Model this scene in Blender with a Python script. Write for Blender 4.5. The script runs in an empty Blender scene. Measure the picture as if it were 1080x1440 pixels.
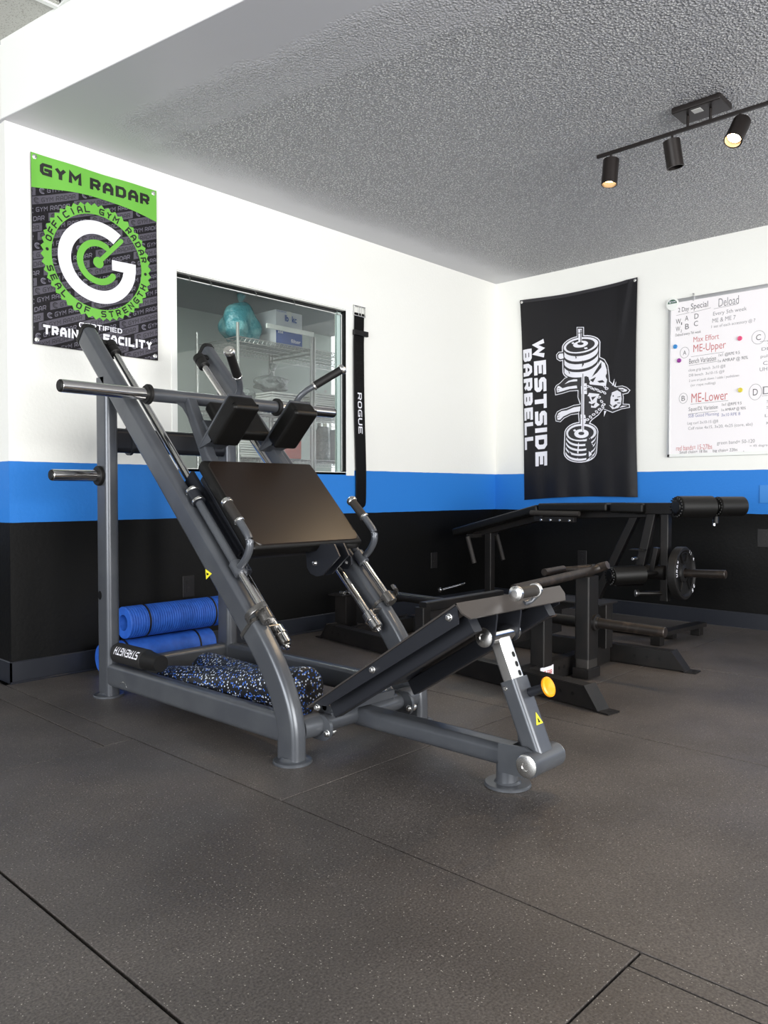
import bpy, bmesh, math, random
from mathutils import Vector, Matrix
V = Vector
random.seed(7)
SC = bpy.context.scene
COL = SC.collection

# ---------------------------------------------------------------- camera
cam_d = bpy.data.cameras.new('camera'); cam = bpy.data.objects.new('camera', cam_d); COL.objects.link(cam)
cam_d.sensor_fit = 'HORIZONTAL'; cam_d.sensor_width = 36.0; cam_d.lens = 36.0 * 1103 / 1080
cam_d.clip_start = 0.05
cam.location = (0, 0, 0.9); cam.rotation_euler = (math.radians(88.494), 0, math.radians(-46.96))
SC.camera = cam

# ---------------------------------------------------------------- world, lights, exposure
w = bpy.data.worlds.new('daylight'); SC.world = w; w.use_nodes = True
w.node_tree.nodes['Background'].inputs[0].default_value = (0.93, 0.97, 1.0, 1)
w.node_tree.nodes['Background'].inputs[1].default_value = 1.3
def area(name, loc, target, sx, sy, power, col):
    l = bpy.data.lights.new(name, 'AREA'); l.shape = 'RECTANGLE'; l.size = sx; l.size_y = sy; l.energy = power; l.color = col
    o = bpy.data.objects.new(name, l); COL.objects.link(o); o.location = loc
    o.rotation_euler = (V(target) - V(loc)).to_track_quat('-Z', 'Y').to_euler(); return o
area('shopfront_daylight_back', (1.2, -4.3, 1.45), (1.8, 3.0, 1.35), 5.5, 2.3, 330, (1.0, 0.985, 0.96))
area('shopfront_daylight_side', (-4.3, 0.6, 1.45), (3.0, 1.6, 1.35), 5.0, 2.3, 250, (0.97, 0.985, 1.0))
SC.view_settings.view_transform = 'Standard'; SC.view_settings.look = 'None'
SC.view_settings.gamma = 1.0; SC.view_settings.use_curve_mapping = False
SC.view_settings.exposure = 0.6

# ---------------------------------------------------------------- materials
def srgb(r, g, b):
    f = lambda c: (c / 255 / 12.92) if c / 255 <= 0.04045 else ((c / 255 + 0.055) / 1.055) ** 2.4
    return (f(r), f(g), f(b), 1)
def mat(name, col, rough=0.5, metal=0.0, spec=0.5, bump=None, vary=None, coat=0, emit=None):
    m = bpy.data.materials.new(name); m.use_nodes = True; nt = m.node_tree; p = nt.nodes['Principled BSDF']
    p.inputs['Base Color'].default_value = col; p.inputs['Roughness'].default_value = rough
    p.inputs['Metallic'].default_value = metal; p.inputs['Specular IOR Level'].default_value = spec
    p.inputs['Coat Weight'].default_value = coat
    if emit: p.inputs['Emission Color'].default_value = emit[0]; p.inputs['Emission Strength'].default_value = emit[1]
    geo = nt.nodes.new('ShaderNodeNewGeometry')
    if vary:      # (scale, second colour, low, high)
        n = nt.nodes.new('ShaderNodeTexNoise'); n.inputs['Scale'].default_value = vary[0]; n.inputs['Detail'].default_value = 5
        nt.links.new(geo.outputs['Position'], n.inputs['Vector'])
        r = nt.nodes.new('ShaderNodeMapRange'); r.inputs[1].default_value = vary[2]; r.inputs[2].default_value = vary[3]
        nt.links.new(n.outputs['Fac'], r.inputs[0])
        mx = nt.nodes.new('ShaderNodeMix'); mx.data_type = 'RGBA'
        mx.inputs[6].default_value = col; mx.inputs[7].default_value = vary[1]
        nt.links.new(r.outputs[0], mx.inputs[0]); nt.links.new(mx.outputs[2], p.inputs['Base Color'])
    if bump:      # (scale, strength, distance)
        n2 = nt.nodes.new('ShaderNodeTexNoise'); n2.inputs['Scale'].default_value = bump[0]; n2.inputs['Detail'].default_value = 4
        nt.links.new(geo.outputs['Position'], n2.inputs['Vector'])
        b = nt.nodes.new('ShaderNodeBump'); b.inputs['Strength'].default_value = bump[1]; b.inputs['Distance'].default_value = bump[2]
        nt.links.new(n2.outputs['Fac'], b.inputs['Height']); nt.links.new(b.outputs[0], p.inputs['Normal'])
    return m
M = {}
M['grey'] = mat('grey_powder_coat', srgb(88, 91, 96), 0.30, 0.35, 0.5, bump=(900, 0.08, 0.0006), vary=(6, srgb(80, 83, 89), .4, .6))
M['darkgrey'] = mat('dark_grey_steel', srgb(42, 44, 50), 0.36, 0.35, 0.5, bump=(700, 0.08, 0.0006))
M['chrome'] = mat('chrome', (0.72, 0.71, 0.70, 1), 0.13, 1.0)
M['silver'] = mat('zinc_steel', (0.80, 0.80, 0.79, 1), 0.27, 1.0, bump=(300, 0.1, 0.001))
M['plate'] = mat('brushed_foot_plate', srgb(84, 80, 78), 0.33, 0.55, bump=(1200, 0.15, 0.0006))
M['vinyl'] = mat('black_vinyl', srgb(9, 8, 7), 0.46, 0.0, 0.32, bump=(420, 0.18, 0.001))
M['vinylbrown'] = mat('brown_sheen_vinyl', srgb(22, 15, 12), 0.36, 0.0, 0.5, bump=(420, 0.16, 0.001), vary=(5, srgb(27, 18, 13), .42, .66))  # black vinyl with its warm reflected sheen mixed into the colour
M['rubber'] = mat('black_rubber', srgb(19, 18, 18), 0.55, 0, 0.35)
M['gripfoam'] = mat('grip_rubber', srgb(40, 37, 35), 0.62, 0, 0.4, bump=(1500, 0.25, 0.0006))
M['black'] = mat('black_plastic', srgb(9, 9, 10), 0.45, 0, 0.35)
M['blacksteel'] = mat('black_textured_steel', srgb(20, 19, 19), 0.45, 0.1, 0.4, bump=(900, 0.3, 0.0008), vary=(9, srgb(28, 25, 24), .45, .65))
M['wornsteel'] = mat('worn_black_bar', srgb(38, 33, 30), 0.42, 0.3, bump=(200, 0.2, 0.001), vary=(25, srgb(66, 56, 50), .52, .7))
M['brownplate'] = mat('mottled_brown_plate', srgb(62, 50, 43), .5, .2, vary=(30, srgb(80, 68, 60), .45, .65))  # noise-mottled brown, brighter than the black steel of the far platform
M['sleevefoam'] = mat('charcoal_foam', srgb(34, 33, 33), .6, 0, .4)
M['fitting'] = mat('satin_steel_fitting', srgb(120, 118, 116), .25, .8)
M['orange'] = mat('orange_plastic', srgb(246, 158, 22), 0.35)
M['yellow'] = mat('yellow_sticker', srgb(232, 220, 50), 0.5)
M['white'] = mat('white_print', srgb(232, 232, 240), 0.6)
M['trimwhite'] = mat('white_gloss_paint', srgb(236, 238, 234), 0.4)
M['red'] = mat('red_print', srgb(200, 60, 50), 0.5)
M['blue_mat'] = mat('blue_foam', srgb(32, 84, 176), 0.6, vary=(30, srgb(38, 94, 190), .4, .6))
M['green'] = mat('green_print', srgb(104, 176, 62), 0.65)
M['charcoal'] = mat('charcoal_print', srgb(30, 27, 34), 0.6)
M['greyprint'] = mat('grey_print', srgb(74, 71, 82), 0.6)
M['greyprint2'] = mat('grey_print_text', srgb(104, 101, 114), 0.6)
M['ink'] = mat('ink_print', srgb(14, 18, 12), 0.6)
M['flag'] = mat('flag_polyester', srgb(36, 35, 40), 0.42, 0, 0.5, bump=(1500, 0.1, 0.0005))
M['lampblack'] = mat('dark_bronze_metal', srgb(30, 24, 22), 0.42, 0.3)
M['alu'] = mat('anodised_aluminium', (0.55, 0.55, 0.56, 1), 0.35, 0.9)
M['base'] = mat('dark_vinyl_base', srgb(28, 31, 39), 0.4, 0, 0.5)
M['board'] = mat('whiteboard_enamel', srgb(244, 240, 242), 0.16, 0, 0.6)
M['ceil_hi'] = mat('drop_ceiling_tile', srgb(196, 196, 190), 0.9, bump=(160, 0.8, 0.006), vary=(140, srgb(150, 148, 140), .56, .66))
M['storage'] = mat('storage_wall_paint', srgb(150, 158, 152), 0.7)
M['wire'] = mat('wire_shelf_zinc', (0.42, 0.42, 0.41, 1), 0.35, 0.8)
M['card'] = mat('white_carton', srgb(206, 208, 212), 0.7)
M['cardblue'] = mat('blue_carton_print', srgb(44, 84, 160), 0.6)
M['teal'] = mat('teal_plastic_bag', srgb(54, 120, 130), 0.25, 0, 0.6, bump=(25, 0.7, 0.03), vary=(12, srgb(96, 150, 154), .45, .6))
M['clear'] = mat('cloudy_plastic', srgb(128, 134, 132), 0.25, 0, 0.6, bump=(30, 0.7, 0.03))
M['paper'] = mat('stacked_paper', srgb(214, 214, 210), 0.8)
M['redbox'] = mat('red_carton', srgb(186, 70, 56), 0.6)
M['bulb'] = mat('lamp_filament', (1, 0.8, 0.5, 1), 0.5, emit=((1.0, 0.66, 0.32, 1), 28))

def nodes_of(m): return m.node_tree.nodes, m.node_tree.links, m.node_tree.nodes['Principled BSDF']
def wall_paint():
    m = mat('banded_wall_paint', srgb(240, 240, 236), 0.45, 0, 0.22); n, l, p = nodes_of(m)
    g = n.new('ShaderNodeNewGeometry'); s = n.new('ShaderNodeSeparateXYZ'); l.new(g.outputs['Position'], s.inputs[0])
    ns = n.new('ShaderNodeTexNoise'); ns.inputs['Scale'].default_value = 14; l.new(g.outputs['Position'], ns.inputs['Vector'])
    a = n.new('ShaderNodeMath'); a.operation = 'MULTIPLY_ADD'; a.inputs[1].default_value = 0.004; l.new(ns.outputs['Fac'], a.inputs[0]); l.new(s.outputs['Z'], a.inputs[2])
    def step(v):
        q = n.new('ShaderNodeMath'); q.operation = 'GREATER_THAN'; q.inputs[1].default_value = v; l.new(a.outputs[0], q.inputs[0]); return q.outputs[0]
    m1 = n.new('ShaderNodeMix'); m1.data_type = 'RGBA'; m1.inputs[6].default_value = srgb(4, 4, 4); m1.inputs[7].default_value = srgb(44, 122, 206); l.new(step(0.755), m1.inputs[0])
    m2 = n.new('ShaderNodeMix'); m2.data_type = 'RGBA'; m2.inputs[7].default_value = srgb(238, 238, 233); l.new(m1.outputs[2], m2.inputs[6]); l.new(step(1.043), m2.inputs[0])
    l.new(m2.outputs[2], p.inputs['Base Color'])
    r = n.new('ShaderNodeMapRange'); r.inputs[1].default_value = .75; r.inputs[2].default_value = .76; r.inputs[3].default_value = .50; r.inputs[4].default_value = .48
    l.new(a.outputs[0], r.inputs[0]); l.new(r.outputs[0], p.inputs['Roughness'])
    n2 = n.new('ShaderNodeTexNoise'); n2.inputs['Scale'].default_value = 55; n2.inputs['Detail'].default_value = 5; l.new(g.outputs['Position'], n2.inputs['Vector'])
    b = n.new('ShaderNodeBump'); b.inputs['Strength'].default_value = .35; b.inputs['Distance'].default_value = .003; l.new(n2.outputs['Fac'], b.inputs['Height']); l.new(b.outputs[0], p.inputs['Normal'])
    return m
M['wall'] = wall_paint()
def popcorn():
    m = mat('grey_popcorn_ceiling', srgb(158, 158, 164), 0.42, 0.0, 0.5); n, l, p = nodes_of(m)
    g = n.new('ShaderNodeNewGeometry'); s = n.new('ShaderNodeSeparateXYZ'); l.new(g.outputs['Position'], s.inputs[0])
    def math_(op, a, b, c=None):
        q = n.new('ShaderNodeMath'); q.operation = op
        for i, x in enumerate((a, b, c)):
            if x is None: continue
            if isinstance(x, (int, float)): q.inputs[i].default_value = x
            else: l.new(x, q.inputs[i])
        return q.outputs[0]
    big = n.new('ShaderNodeTexNoise'); big.inputs['Scale'].default_value = 5; l.new(g.outputs['Position'], big.inputs['Vector'])
    # skim-coated strips next to the bulkhead and next to the window wall
    d1 = math_('SUBTRACT', math_('MULTIPLY_ADD', s.outputs['Y'], 0.15, s.outputs['X']), 2.30)
    d2 = math_('SUBTRACT', 3.50, s.outputs['Y'])
    e1 = math_('ADD', d1, math_('MULTIPLY', math_('SUBTRACT', big.outputs['Fac'], .5), .12))
    e2 = math_('ADD', d2, math_('MULTIPLY', math_('SUBTRACT', big.outputs['Fac'], .5), .2))
    r1 = n.new('ShaderNodeMapRange'); r1.inputs[1].default_value = 0; r1.inputs[2].default_value = .10; l.new(e1, r1.inputs[0])
    r2 = n.new('ShaderNodeMapRange'); r2.inputs[1].default_value = -.1; r2.inputs[2].default_value = .22; l.new(e2, r2.inputs[0])
    r3 = n.new('ShaderNodeMapRange'); r3.inputs[1].default_value = .30; r3.inputs[2].default_value = .34; r3.inputs[3].default_value = .55; l.new(e1, r3.inputs[0])
    mask = math_('MULTIPLY', math_('MULTIPLY', r1.outputs[0], r2.outputs[0]), r3.outputs[0])
    v = n.new('ShaderNodeTexVoronoi'); v.inputs['Scale'].default_value = 92; l.new(g.outputs['Position'], v.inputs['Vector'])
    nz = n.new('ShaderNodeTexNoise'); nz.inputs['Scale'].default_value = 130; nz.inputs['Detail'].default_value = 3; l.new(g.outputs['Position'], nz.inputs['Vector'])
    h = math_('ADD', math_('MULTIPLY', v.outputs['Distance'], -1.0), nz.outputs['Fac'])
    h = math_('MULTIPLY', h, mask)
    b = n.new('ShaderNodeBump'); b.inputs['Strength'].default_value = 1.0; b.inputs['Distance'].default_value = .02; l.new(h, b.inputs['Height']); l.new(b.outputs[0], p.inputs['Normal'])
    mx = n.new('ShaderNodeMix'); mx.data_type = 'RGBA'; mx.inputs[6].default_value = srgb(176, 176, 181); mx.inputs[7].default_value = srgb(255, 255, 255)  # sparkle painted in: raised grains go white, hollows stay grey
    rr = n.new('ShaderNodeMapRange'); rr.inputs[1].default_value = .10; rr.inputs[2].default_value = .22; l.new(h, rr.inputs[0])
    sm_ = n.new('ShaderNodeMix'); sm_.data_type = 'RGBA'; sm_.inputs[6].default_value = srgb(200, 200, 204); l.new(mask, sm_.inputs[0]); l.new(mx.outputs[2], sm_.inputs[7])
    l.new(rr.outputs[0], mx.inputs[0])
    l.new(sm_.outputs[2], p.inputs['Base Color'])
    return m
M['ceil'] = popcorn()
def mat_floor():
    m = mat('recycled_rubber_mat', srgb(72, 68, 66), 0.5, 0, 0.5); n, l, p = nodes_of(m)
    g = n.new('ShaderNodeNewGeometry'); pos = g.outputs['Position']
    def noise(sc, det=4):
        q = n.new('ShaderNodeTexNoise'); q.inputs['Scale'].default_value = sc; q.inputs['Detail'].default_value = det; l.new(pos, q.inputs['Vector']); return q.outputs['Fac']
    def rng(x, a, b_, c, d):
        q = n.new('ShaderNodeMapRange'); q.inputs[1].default_value = a; q.inputs[2].default_value = b_; q.inputs[3].default_value = c; q.inputs[4].default_value = d; l.new(x, q.inputs[0]); return q.outputs[0]
    mx = n.new('ShaderNodeMix'); mx.data_type = 'RGBA'; mx.inputs[6].default_value = srgb(68, 64, 62); mx.inputs[7].default_value = srgb(85, 80, 77)
    l.new(rng(noise(2.2, 8), .35, .68, 0, 1), mx.inputs[0])
    v = n.new('ShaderNodeTexVoronoi'); v.inputs['Scale'].default_value = 180; l.new(pos, v.inputs['Vector'])
    sc = n.new('ShaderNodeSeparateColor'); l.new(v.outputs['Color'], sc.inputs[0])
    pick = rng(sc.outputs[0], .82, .84, 0, .9); near = rng(v.outputs['Distance'], .16, .26, 1, 0)
    q = n.new('ShaderNodeMath'); q.operation = 'MULTIPLY'; l.new(pick, q.inputs[0]); l.new(near, q.inputs[1])
    m2 = n.new('ShaderNodeMix'); m2.data_type = 'RGBA'; m2.inputs[7].default_value = srgb(172, 168, 160); l.new(mx.outputs[2], m2.inputs[6]); l.new(q.outputs[0], m2.inputs[0])
    gr = n.new('ShaderNodeMix'); gr.data_type = 'RGBA'; gr.blend_type = 'MULTIPLY'; gr.inputs[0].default_value = 1
    l.new(m2.outputs[2], gr.inputs[6]); gv = rng(noise(190, 3), .32, .68, .55, 1.45); l.new(gv, gr.inputs[7]); l.new(gr.outputs[2], p.inputs['Base Color'])
    l.new(rng(noise(3.5, 6), .35, .65, .42, .52), p.inputs['Roughness'])
    b = n.new('ShaderNodeBump'); b.inputs['Strength'].default_value = .35; b.inputs['Distance'].default_value = .0015; l.new(noise(300, 3), b.inputs['Height']); l.new(b.outputs[0], p.inputs['Normal'])
    return m
M['floor'] = mat_floor()
def speckled():
    m = mat('speckled_foam', srgb(26, 27, 31), 0.42, 0, 0.5); n, l, p = nodes_of(m)
    g = n.new('ShaderNodeNewGeometry'); v = n.new('ShaderNodeTexVoronoi'); v.inputs['Scale'].default_value = 118; l.new(g.outputs['Position'], v.inputs['Vector'])
    s = n.new('ShaderNodeSeparateColor'); l.new(v.outputs['Color'], s.inputs[0])
    def rng(x, a, b_, c, d):
        q = n.new('ShaderNodeMapRange'); q.inputs[1].default_value = a; q.inputs[2].default_value = b_; q.inputs[3].default_value = c; q.inputs[4].default_value = d; l.new(x, q.inputs[0]); return q.outputs[0]
    q = n.new('ShaderNodeMath'); q.operation = 'MULTIPLY'; l.new(rng(s.outputs[0], .40, .43, 0, 1), q.inputs[0]); l.new(rng(v.outputs['Distance'], .36, .44, 1, 0), q.inputs[1])
    c = n.new('ShaderNodeMix'); c.data_type = 'RGBA'; c.inputs[6].default_value = srgb(70, 120, 220); c.inputs[7].default_value = srgb(215, 225, 240); l.new(rng(s.outputs[1], .45, .55, 0, 1), c.inputs[0])
    m2 = n.new('ShaderNodeMix'); m2.data_type = 'RGBA'; m2.inputs[6].default_value = srgb(26, 27, 31); l.new(c.outputs[2], m2.inputs[7]); l.new(q.outputs[0], m2.inputs[0]); l.new(m2.outputs[2], p.inputs['Base Color'])
    return m
M['speck'] = speckled()
def glass():
    m = mat('window_glass', (0.93, 0.97, 0.95, 1), 0.0); p = m.node_tree.nodes['Principled BSDF']; p.inputs['Transmission Weight'].default_value = 1; p.inputs['IOR'].default_value = 1.45; return m
M['glass'] = glass()

# ---------------------------------------------------------------- mesh helpers
def frame(d, up=V((0, 0, 1))):
    d = d.normalized()
    if abs(d.dot(up)) > 0.98: up = V((0, 1, 0))
    a = d.cross(up).normalized(); b = a.cross(d).normalized(); return a, b
def sweep(bm, path, prof, up=V((0, 0, 1)), caps=True, scales=None):
    path = [V(p) for p in path]; rings = []; up = V(up)
    for i, p in enumerate(path):
        if i == 0: t = path[1] - p
        elif i == len(path) - 1: t = p - path[i - 1]
        else: t = (p - path[i - 1]).normalized() + (path[i + 1] - p).normalized()
        t.normalize(); a, b = frame(t, up)
        k = 1.0
        if 0 < i < len(path) - 1:
            c = (path[i + 1] - p).normalized().dot(t); k = 1 / max(c, .5)
        s = scales[i] if scales else 1
        rings.append([bm.verts.new(p + a * (x * s) + b * (y * s * k)) for x, y in prof])
    n = len(prof)
    for r0, r1 in zip(rings, rings[1:]):
        for j in range(n): bm.faces.new((r0[j], r0[(j + 1) % n], r1[(j + 1) % n], r1[j]))
    if caps: bm.faces.new(rings[0][::-1]); bm.faces.new(rings[-1])
def rr(wd, h, r, seg=4):
    pts = []
    for cx_, cy_, a0 in ((wd / 2 - r, h / 2 - r, 0), (-wd / 2 + r, h / 2 - r, 90), (-wd / 2 + r, -h / 2 + r, 180), (wd / 2 - r, -h / 2 + r, 270)):
        for k in range(seg + 1):
            a = math.radians(a0 + 90 * k / seg); pts.append((cx_ + r * math.cos(a), cy_ + r * math.sin(a)))
    return pts
def circ(r, n=24): return [(r * math.cos(2 * math.pi * k / n), r * math.sin(2 * math.pi * k / n)) for k in range(n)]
def sm(path, n=4):
    P = [V(p) for p in path]; P = [P[0] * 2 - P[1]] + P + [P[-1] * 2 - P[-2]]; out = []
    for a, b, c, d in zip(P, P[1:], P[2:], P[3:]):
        for k in range(n):
            t = k / n; out.append(.5 * ((2 * b) + (c - a) * t + (2 * a - 5 * b + 4 * c - d) * t * t + (3 * b - a - 3 * c + d) * t ** 3))
    return out + [P[-2]]
def tube(bm, path, r, n=20): sweep(bm, path, circ(r, n), up=V((0.13, 0.21, 0.97)))
def lathe(bm, p, d, prof, n=28, caps=True):
    p = V(p); d = V(d).normalized(); a, b = frame(d); rings = []
    for t, r in prof: rings.append([bm.verts.new(p + d * t + (a * math.cos(2 * math.pi * k / n) + b * math.sin(2 * math.pi * k / n)) * max(r, .0002)) for k in range(n)])
    for r0, r1 in zip(rings, rings[1:]):
        for j in range(n): bm.faces.new((r0[j], r0[(j + 1) % n], r1[(j + 1) % n], r1[j]))
    if caps: bm.faces.new(rings[0][::-1]); bm.faces.new(rings[-1])
def cyl(bm, p0, p1, r, n=24, bev=0.0015):
    p0, p1 = V(p0), V(p1); L = (p1 - p0).length; bev = min(bev, L / 3, r / 2)
    lathe(bm, p0, p1 - p0, [(0, r - bev), (bev, r), (L - bev, r), (L, r - bev)], n)
def box(bm, x0, x1, y0, y1, z0, z1, bev=0.0):
    ret = bmesh.ops.create_cube(bm, size=1); vs = ret['verts']
    for v in vs: v.co = V(((x0 + x1) / 2 + v.co.x * (x1 - x0), (y0 + y1) / 2 + v.co.y * (y1 - y0), (z0 + z1) / 2 + v.co.z * (z1 - z0)))
    if bev:
        es = list({e for v in vs for e in v.link_edges}); bmesh.ops.bevel(bm, geom=es, offset=bev, segments=2, affect='EDGES', profile=.5)
def obox(bm, c, ax, ay, az, s, bev=0.0, seg=3):
    """box with its own axes; s = full sizes"""
    ret = bmesh.ops.create_cube(bm, size=1); vs = ret['verts']; c = V(c)
    for v in vs: v.co = c + ax * (v.co.x * s[0]) + ay * (v.co.y * s[1]) + az * (v.co.z * s[2])
    if bev:
        bmesh.ops.recalc_face_normals(bm, faces=list({f for v in vs for f in v.link_faces})); es = list({e for v in vs for e in v.link_edges}); bmesh.ops.bevel(bm, geom=es, offset=bev, segments=seg, affect='EDGES', profile=.5)
def slab(bm, pts, n):
    """polygon extruded by the vector n"""
    n = V(n); a = [bm.verts.new(V(p)) for p in pts]; b = [bm.verts.new(V(p) + n) for p in pts]; k = len(pts)
    bm.faces.new(a[::-1]); bm.faces.new(b)
    for i in range(k): bm.faces.new((a[i], a[(i + 1) % k], b[(i + 1) % k], b[i]))
def ob(name, bm, m, parent=None, root=None, smooth=40, label=None, bev_normals=True):
    """link a bmesh given in world coordinates as one object; its origin is its thing's base"""
    off = V(parent['_o']) if parent is not None and '_o' in parent else (V(root) if root else V((0, 0, 0)))
    bmesh.ops.recalc_face_normals(bm, faces=bm.faces)
    bmesh.ops.translate(bm, verts=bm.verts, vec=-off)
    me = bpy.data.meshes.new(name); bm.to_mesh(me); bm.free()
    me.materials.append(M[m] if isinstance(m, str) else m)
    me.polygons.foreach_set('use_smooth', [True] * len(me.polygons)); me.set_sharp_from_angle(angle=math.radians(smooth))
    o = bpy.data.objects.new(name, me); COL.objects.link(o); o['_o'] = tuple(off)
    if parent is not None: o.parent = parent
    else: o.location = off
    if bev_normals: o.modifiers.new('normals', 'WEIGHTED_NORMAL').keep_sharp = True
    if label: o['label'] = label
    return o
def thing(name, label, cat, loc, group=None):
    o = bpy.data.objects.new(name, None); COL.objects.link(o); o.location = loc; o.empty_display_size = .1; o['_o'] = tuple(loc)
    return tag(o, label, cat, group)
def tag(o, label, cat, group=None):
    o['label'] = label; o['category'] = cat
    if group: o['group'] = group
    return o
def struct(name, bm, m, parent=None, smooth=30):
    o = ob(name, bm, m, parent, smooth=smooth)
    if parent is None: o['kind'] = 'structure'
    return o
def B(): return bmesh.new()
def one(name, m, parent, fn, *a, label=None, **k):
    bm = B(); fn(bm, *a, **k); return ob(name, bm, m, parent, label=label)
GLY = {'A': [[(0,0),(0,.62),(.28,1),(.72,1),(1,.62),(1,0)],[(0,.36),(1,.36)]], 'B': [[(0,.52),(.8,.52),(1,.66),(1,.86),(.8,1),(0,1),(0,0),(.8,0),(1,.15),(1,.38),(.8,.52)]],
 'C': [[(1,1),(.2,1),(0,.8),(0,.2),(.2,0),(1,0)]], 'D': [[(.02,0),(0,1),(.75,1),(1,.78),(1,.22),(.75,0),(.02,0)]], 'E': [[(1,1),(0,1),(0,0),(1,0)],[(0,.5),(.85,.5)]],
 'F': [[(1,1),(0,1),(0,0)],[(0,.48),(.85,.48)]], 'G': [[(1,1),(.2,1),(0,.8),(0,.2),(.2,0),(1,0),(1,.46),(.52,.46)]], 'H': [[(0,0),(0,1)],[(1,0),(1,1)],[(0,.5),(1,.5)]],
 'I': [[(.5,0),(.5,1)]], 'L': [[(0,1),(0,0),(1,0)]], 'M': [[(0,0),(0,1),(.5,.42),(1,1),(1,0)]], 'N': [[(0,0),(0,1),(1,0),(1,1)]], 'O': [[(.5,1),(.2,1),(0,.8),(0,.2),(.2,0),(.8,0),(1,.2),(1,.8),(.8,1),(.5,1)]],
 'R': [[(0,0),(0,1),(.8,1),(1,.84),(1,.58),(.8,.42),(0,.42)],[(.55,.42),(1,0)]], 'S': [[(1,1),(.15,1),(0,.86),(0,.64),(.15,.5),(.85,.5),(1,.36),(1,.14),(.85,0),(0,0)]],
 'T': [[(0,1),(1,1)],[(.5,1),(.5,0)]], 'U': [[(0,1),(0,.2),(.2,0),(.8,0),(1,.2),(1,1)]], 'W': [[(0,1),(.2,0),(.5,.75),(.8,0),(1,1)]], 'X': [[(0,0),(1,1)],[(0,1),(1,0)]], 'Y': [[(0,1),(.5,.48),(1,1)],[(.5,.48),(.5,0)]],
 '1': [[(.2,.8),(.5,1),(.5,0)]], '2': [[(0,.82),(.2,1),(.8,1),(1,.82),(1,.6),(0,.1),(0,0),(1,0)]], '4': [[(.75,0),(.75,1),(0,.3),(1,.3)]], '5': [[(1,1),(0,1),(0,.55),(.8,.55),(1,.4),(1,.15),(.8,0),(0,0)]], '.': [[(.45,0),(.55,0)]]}
def stroke_text(body, th, wide=.86, gap=.16):
    vs, fs, x = [], [], 0.0
    for ch in body:
        if ch == ' ': x += .5; continue
        w_ = {'I': th, '.': th, 'M': wide * 1.12, 'W': wide * 1.35, '1': wide * .5}.get(ch, wide)
        for pl in GLY[ch]:
            P = [V((x + th / 2 + a * (w_ - th), th / 2 + b * (1 - th))) for a, b in pl]; n = len(P); L = []; closed = (P[0] - P[-1]).length < 1e-6
            for i in range(n):
                pv = P[i - 1] if i > 0 else (P[-2] if closed else None); nx = P[i + 1] if i < n - 1 else (P[1] if closed else None)
                a = (P[i] - pv).normalized() if pv is not None else (nx - P[i]).normalized(); b = (nx - P[i]).normalized() if nx is not None else a
                m = V((-(a.y + b.y), a.x + b.x)); m = m.normalized() if m.length > 1e-6 else V((-a.y, a.x)); k = 1 / max(m.dot(V((-a.y, a.x))), .5)
                e = V((0, 0)) if closed or 0 < i < n - 1 else (a * -1 if i == 0 else a) * (th / 2 if ch not in 'XYMNWAR' else th * .5)
                if not closed and i in (0, n - 1) and abs(a.x * a.y) > .05: e = V((0, 0))
                L.append((P[i] + e + m * th / 2 * k, P[i] + e - m * th / 2 * k))
            for (a0, a1), (b0, b1) in zip(L, L[1:]):
                j = len(vs); vs += [tuple(a0), tuple(a1), tuple(b1), tuple(b0)]; fs.append((j, j + 1, j + 2, j + 3))
        x += w_ + gap
    return vs, fs, x - gap, 1.0
TEXTS = {}
def text2d(body, bold=0.0, spacing=1.0):
    """flat letters as (vertices, faces) in a unit-height box, lower left corner at 0,0"""
    key = (body, bold, spacing)
    if key in TEXTS: return TEXTS[key]
    if bold >= .1: TEXTS[key] = stroke_text(body, bold); return TEXTS[key]
    c = bpy.data.curves.new('t', 'FONT'); c.body = body; c.size = 1; c.offset = bold; c.resolution_u = 3; c.space_character = spacing; c.fill_mode = 'FRONT'
    o = bpy.data.objects.new('t', c); COL.objects.link(o); dg = bpy.context.evaluated_depsgraph_get(); dg.update()
    me = bpy.data.meshes.new_from_object(o.evaluated_get(dg)); vs = [(v.co.x, v.co.y) for v in me.vertices]; fs = [tuple(p.vertices) for p in me.polygons]
    bpy.data.objects.remove(o); bpy.data.curves.remove(c); bpy.data.meshes.remove(me)
    x0 = min(v[0] for v in vs); x1 = max(v[0] for v in vs); y0 = min(v[1] for v in vs); y1 = max(v[1] for v in vs)
    TEXTS[key] = ([(v[0] - x0, v[1] - y0) for v in vs], fs, x1 - x0, y1 - y0); return TEXTS[key]
def put_text(bm, body, fn, w_, h_, bold=0.0, spacing=1.0, shear=0.0):
    vs, fs, W, H = text2d(body, bold, spacing)
    nv = [bm.verts.new(fn(x / W * w_ + shear * y / H * h_, y / H * h_)) for x, y in vs]
    for f in fs:
        try: bm.faces.new([nv[i] for i in f])
        except ValueError: pass
def drape(bm, fn, step=0.03, umax=2, vmax=2):
    """cut a flat (u, v, layer) mesh along a grid and lay it on the surface fn(u, v, layer)"""
    bmesh.ops.triangulate(bm, faces=bm.faces)
    for ax, mx_ in ((0, umax), (1, vmax)):
        k = step
        while k < mx_:
            co = [0, 0, 0]; no = [0, 0, 0]; co[ax] = k; no[ax] = 1
            bmesh.ops.bisect_plane(bm, geom=list(bm.verts) + list(bm.edges) + list(bm.faces), plane_co=co, plane_no=no, dist=1e-6); k += step
    for v in bm.verts: v.co = fn(v.co.x, v.co.y, v.co.z)
def poly2(bm, pts, z=0.0):
    vs = [bm.verts.new((x, y, z)) for x, y in pts]
    try: bm.faces.new(vs)
    except ValueError: pass

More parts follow.
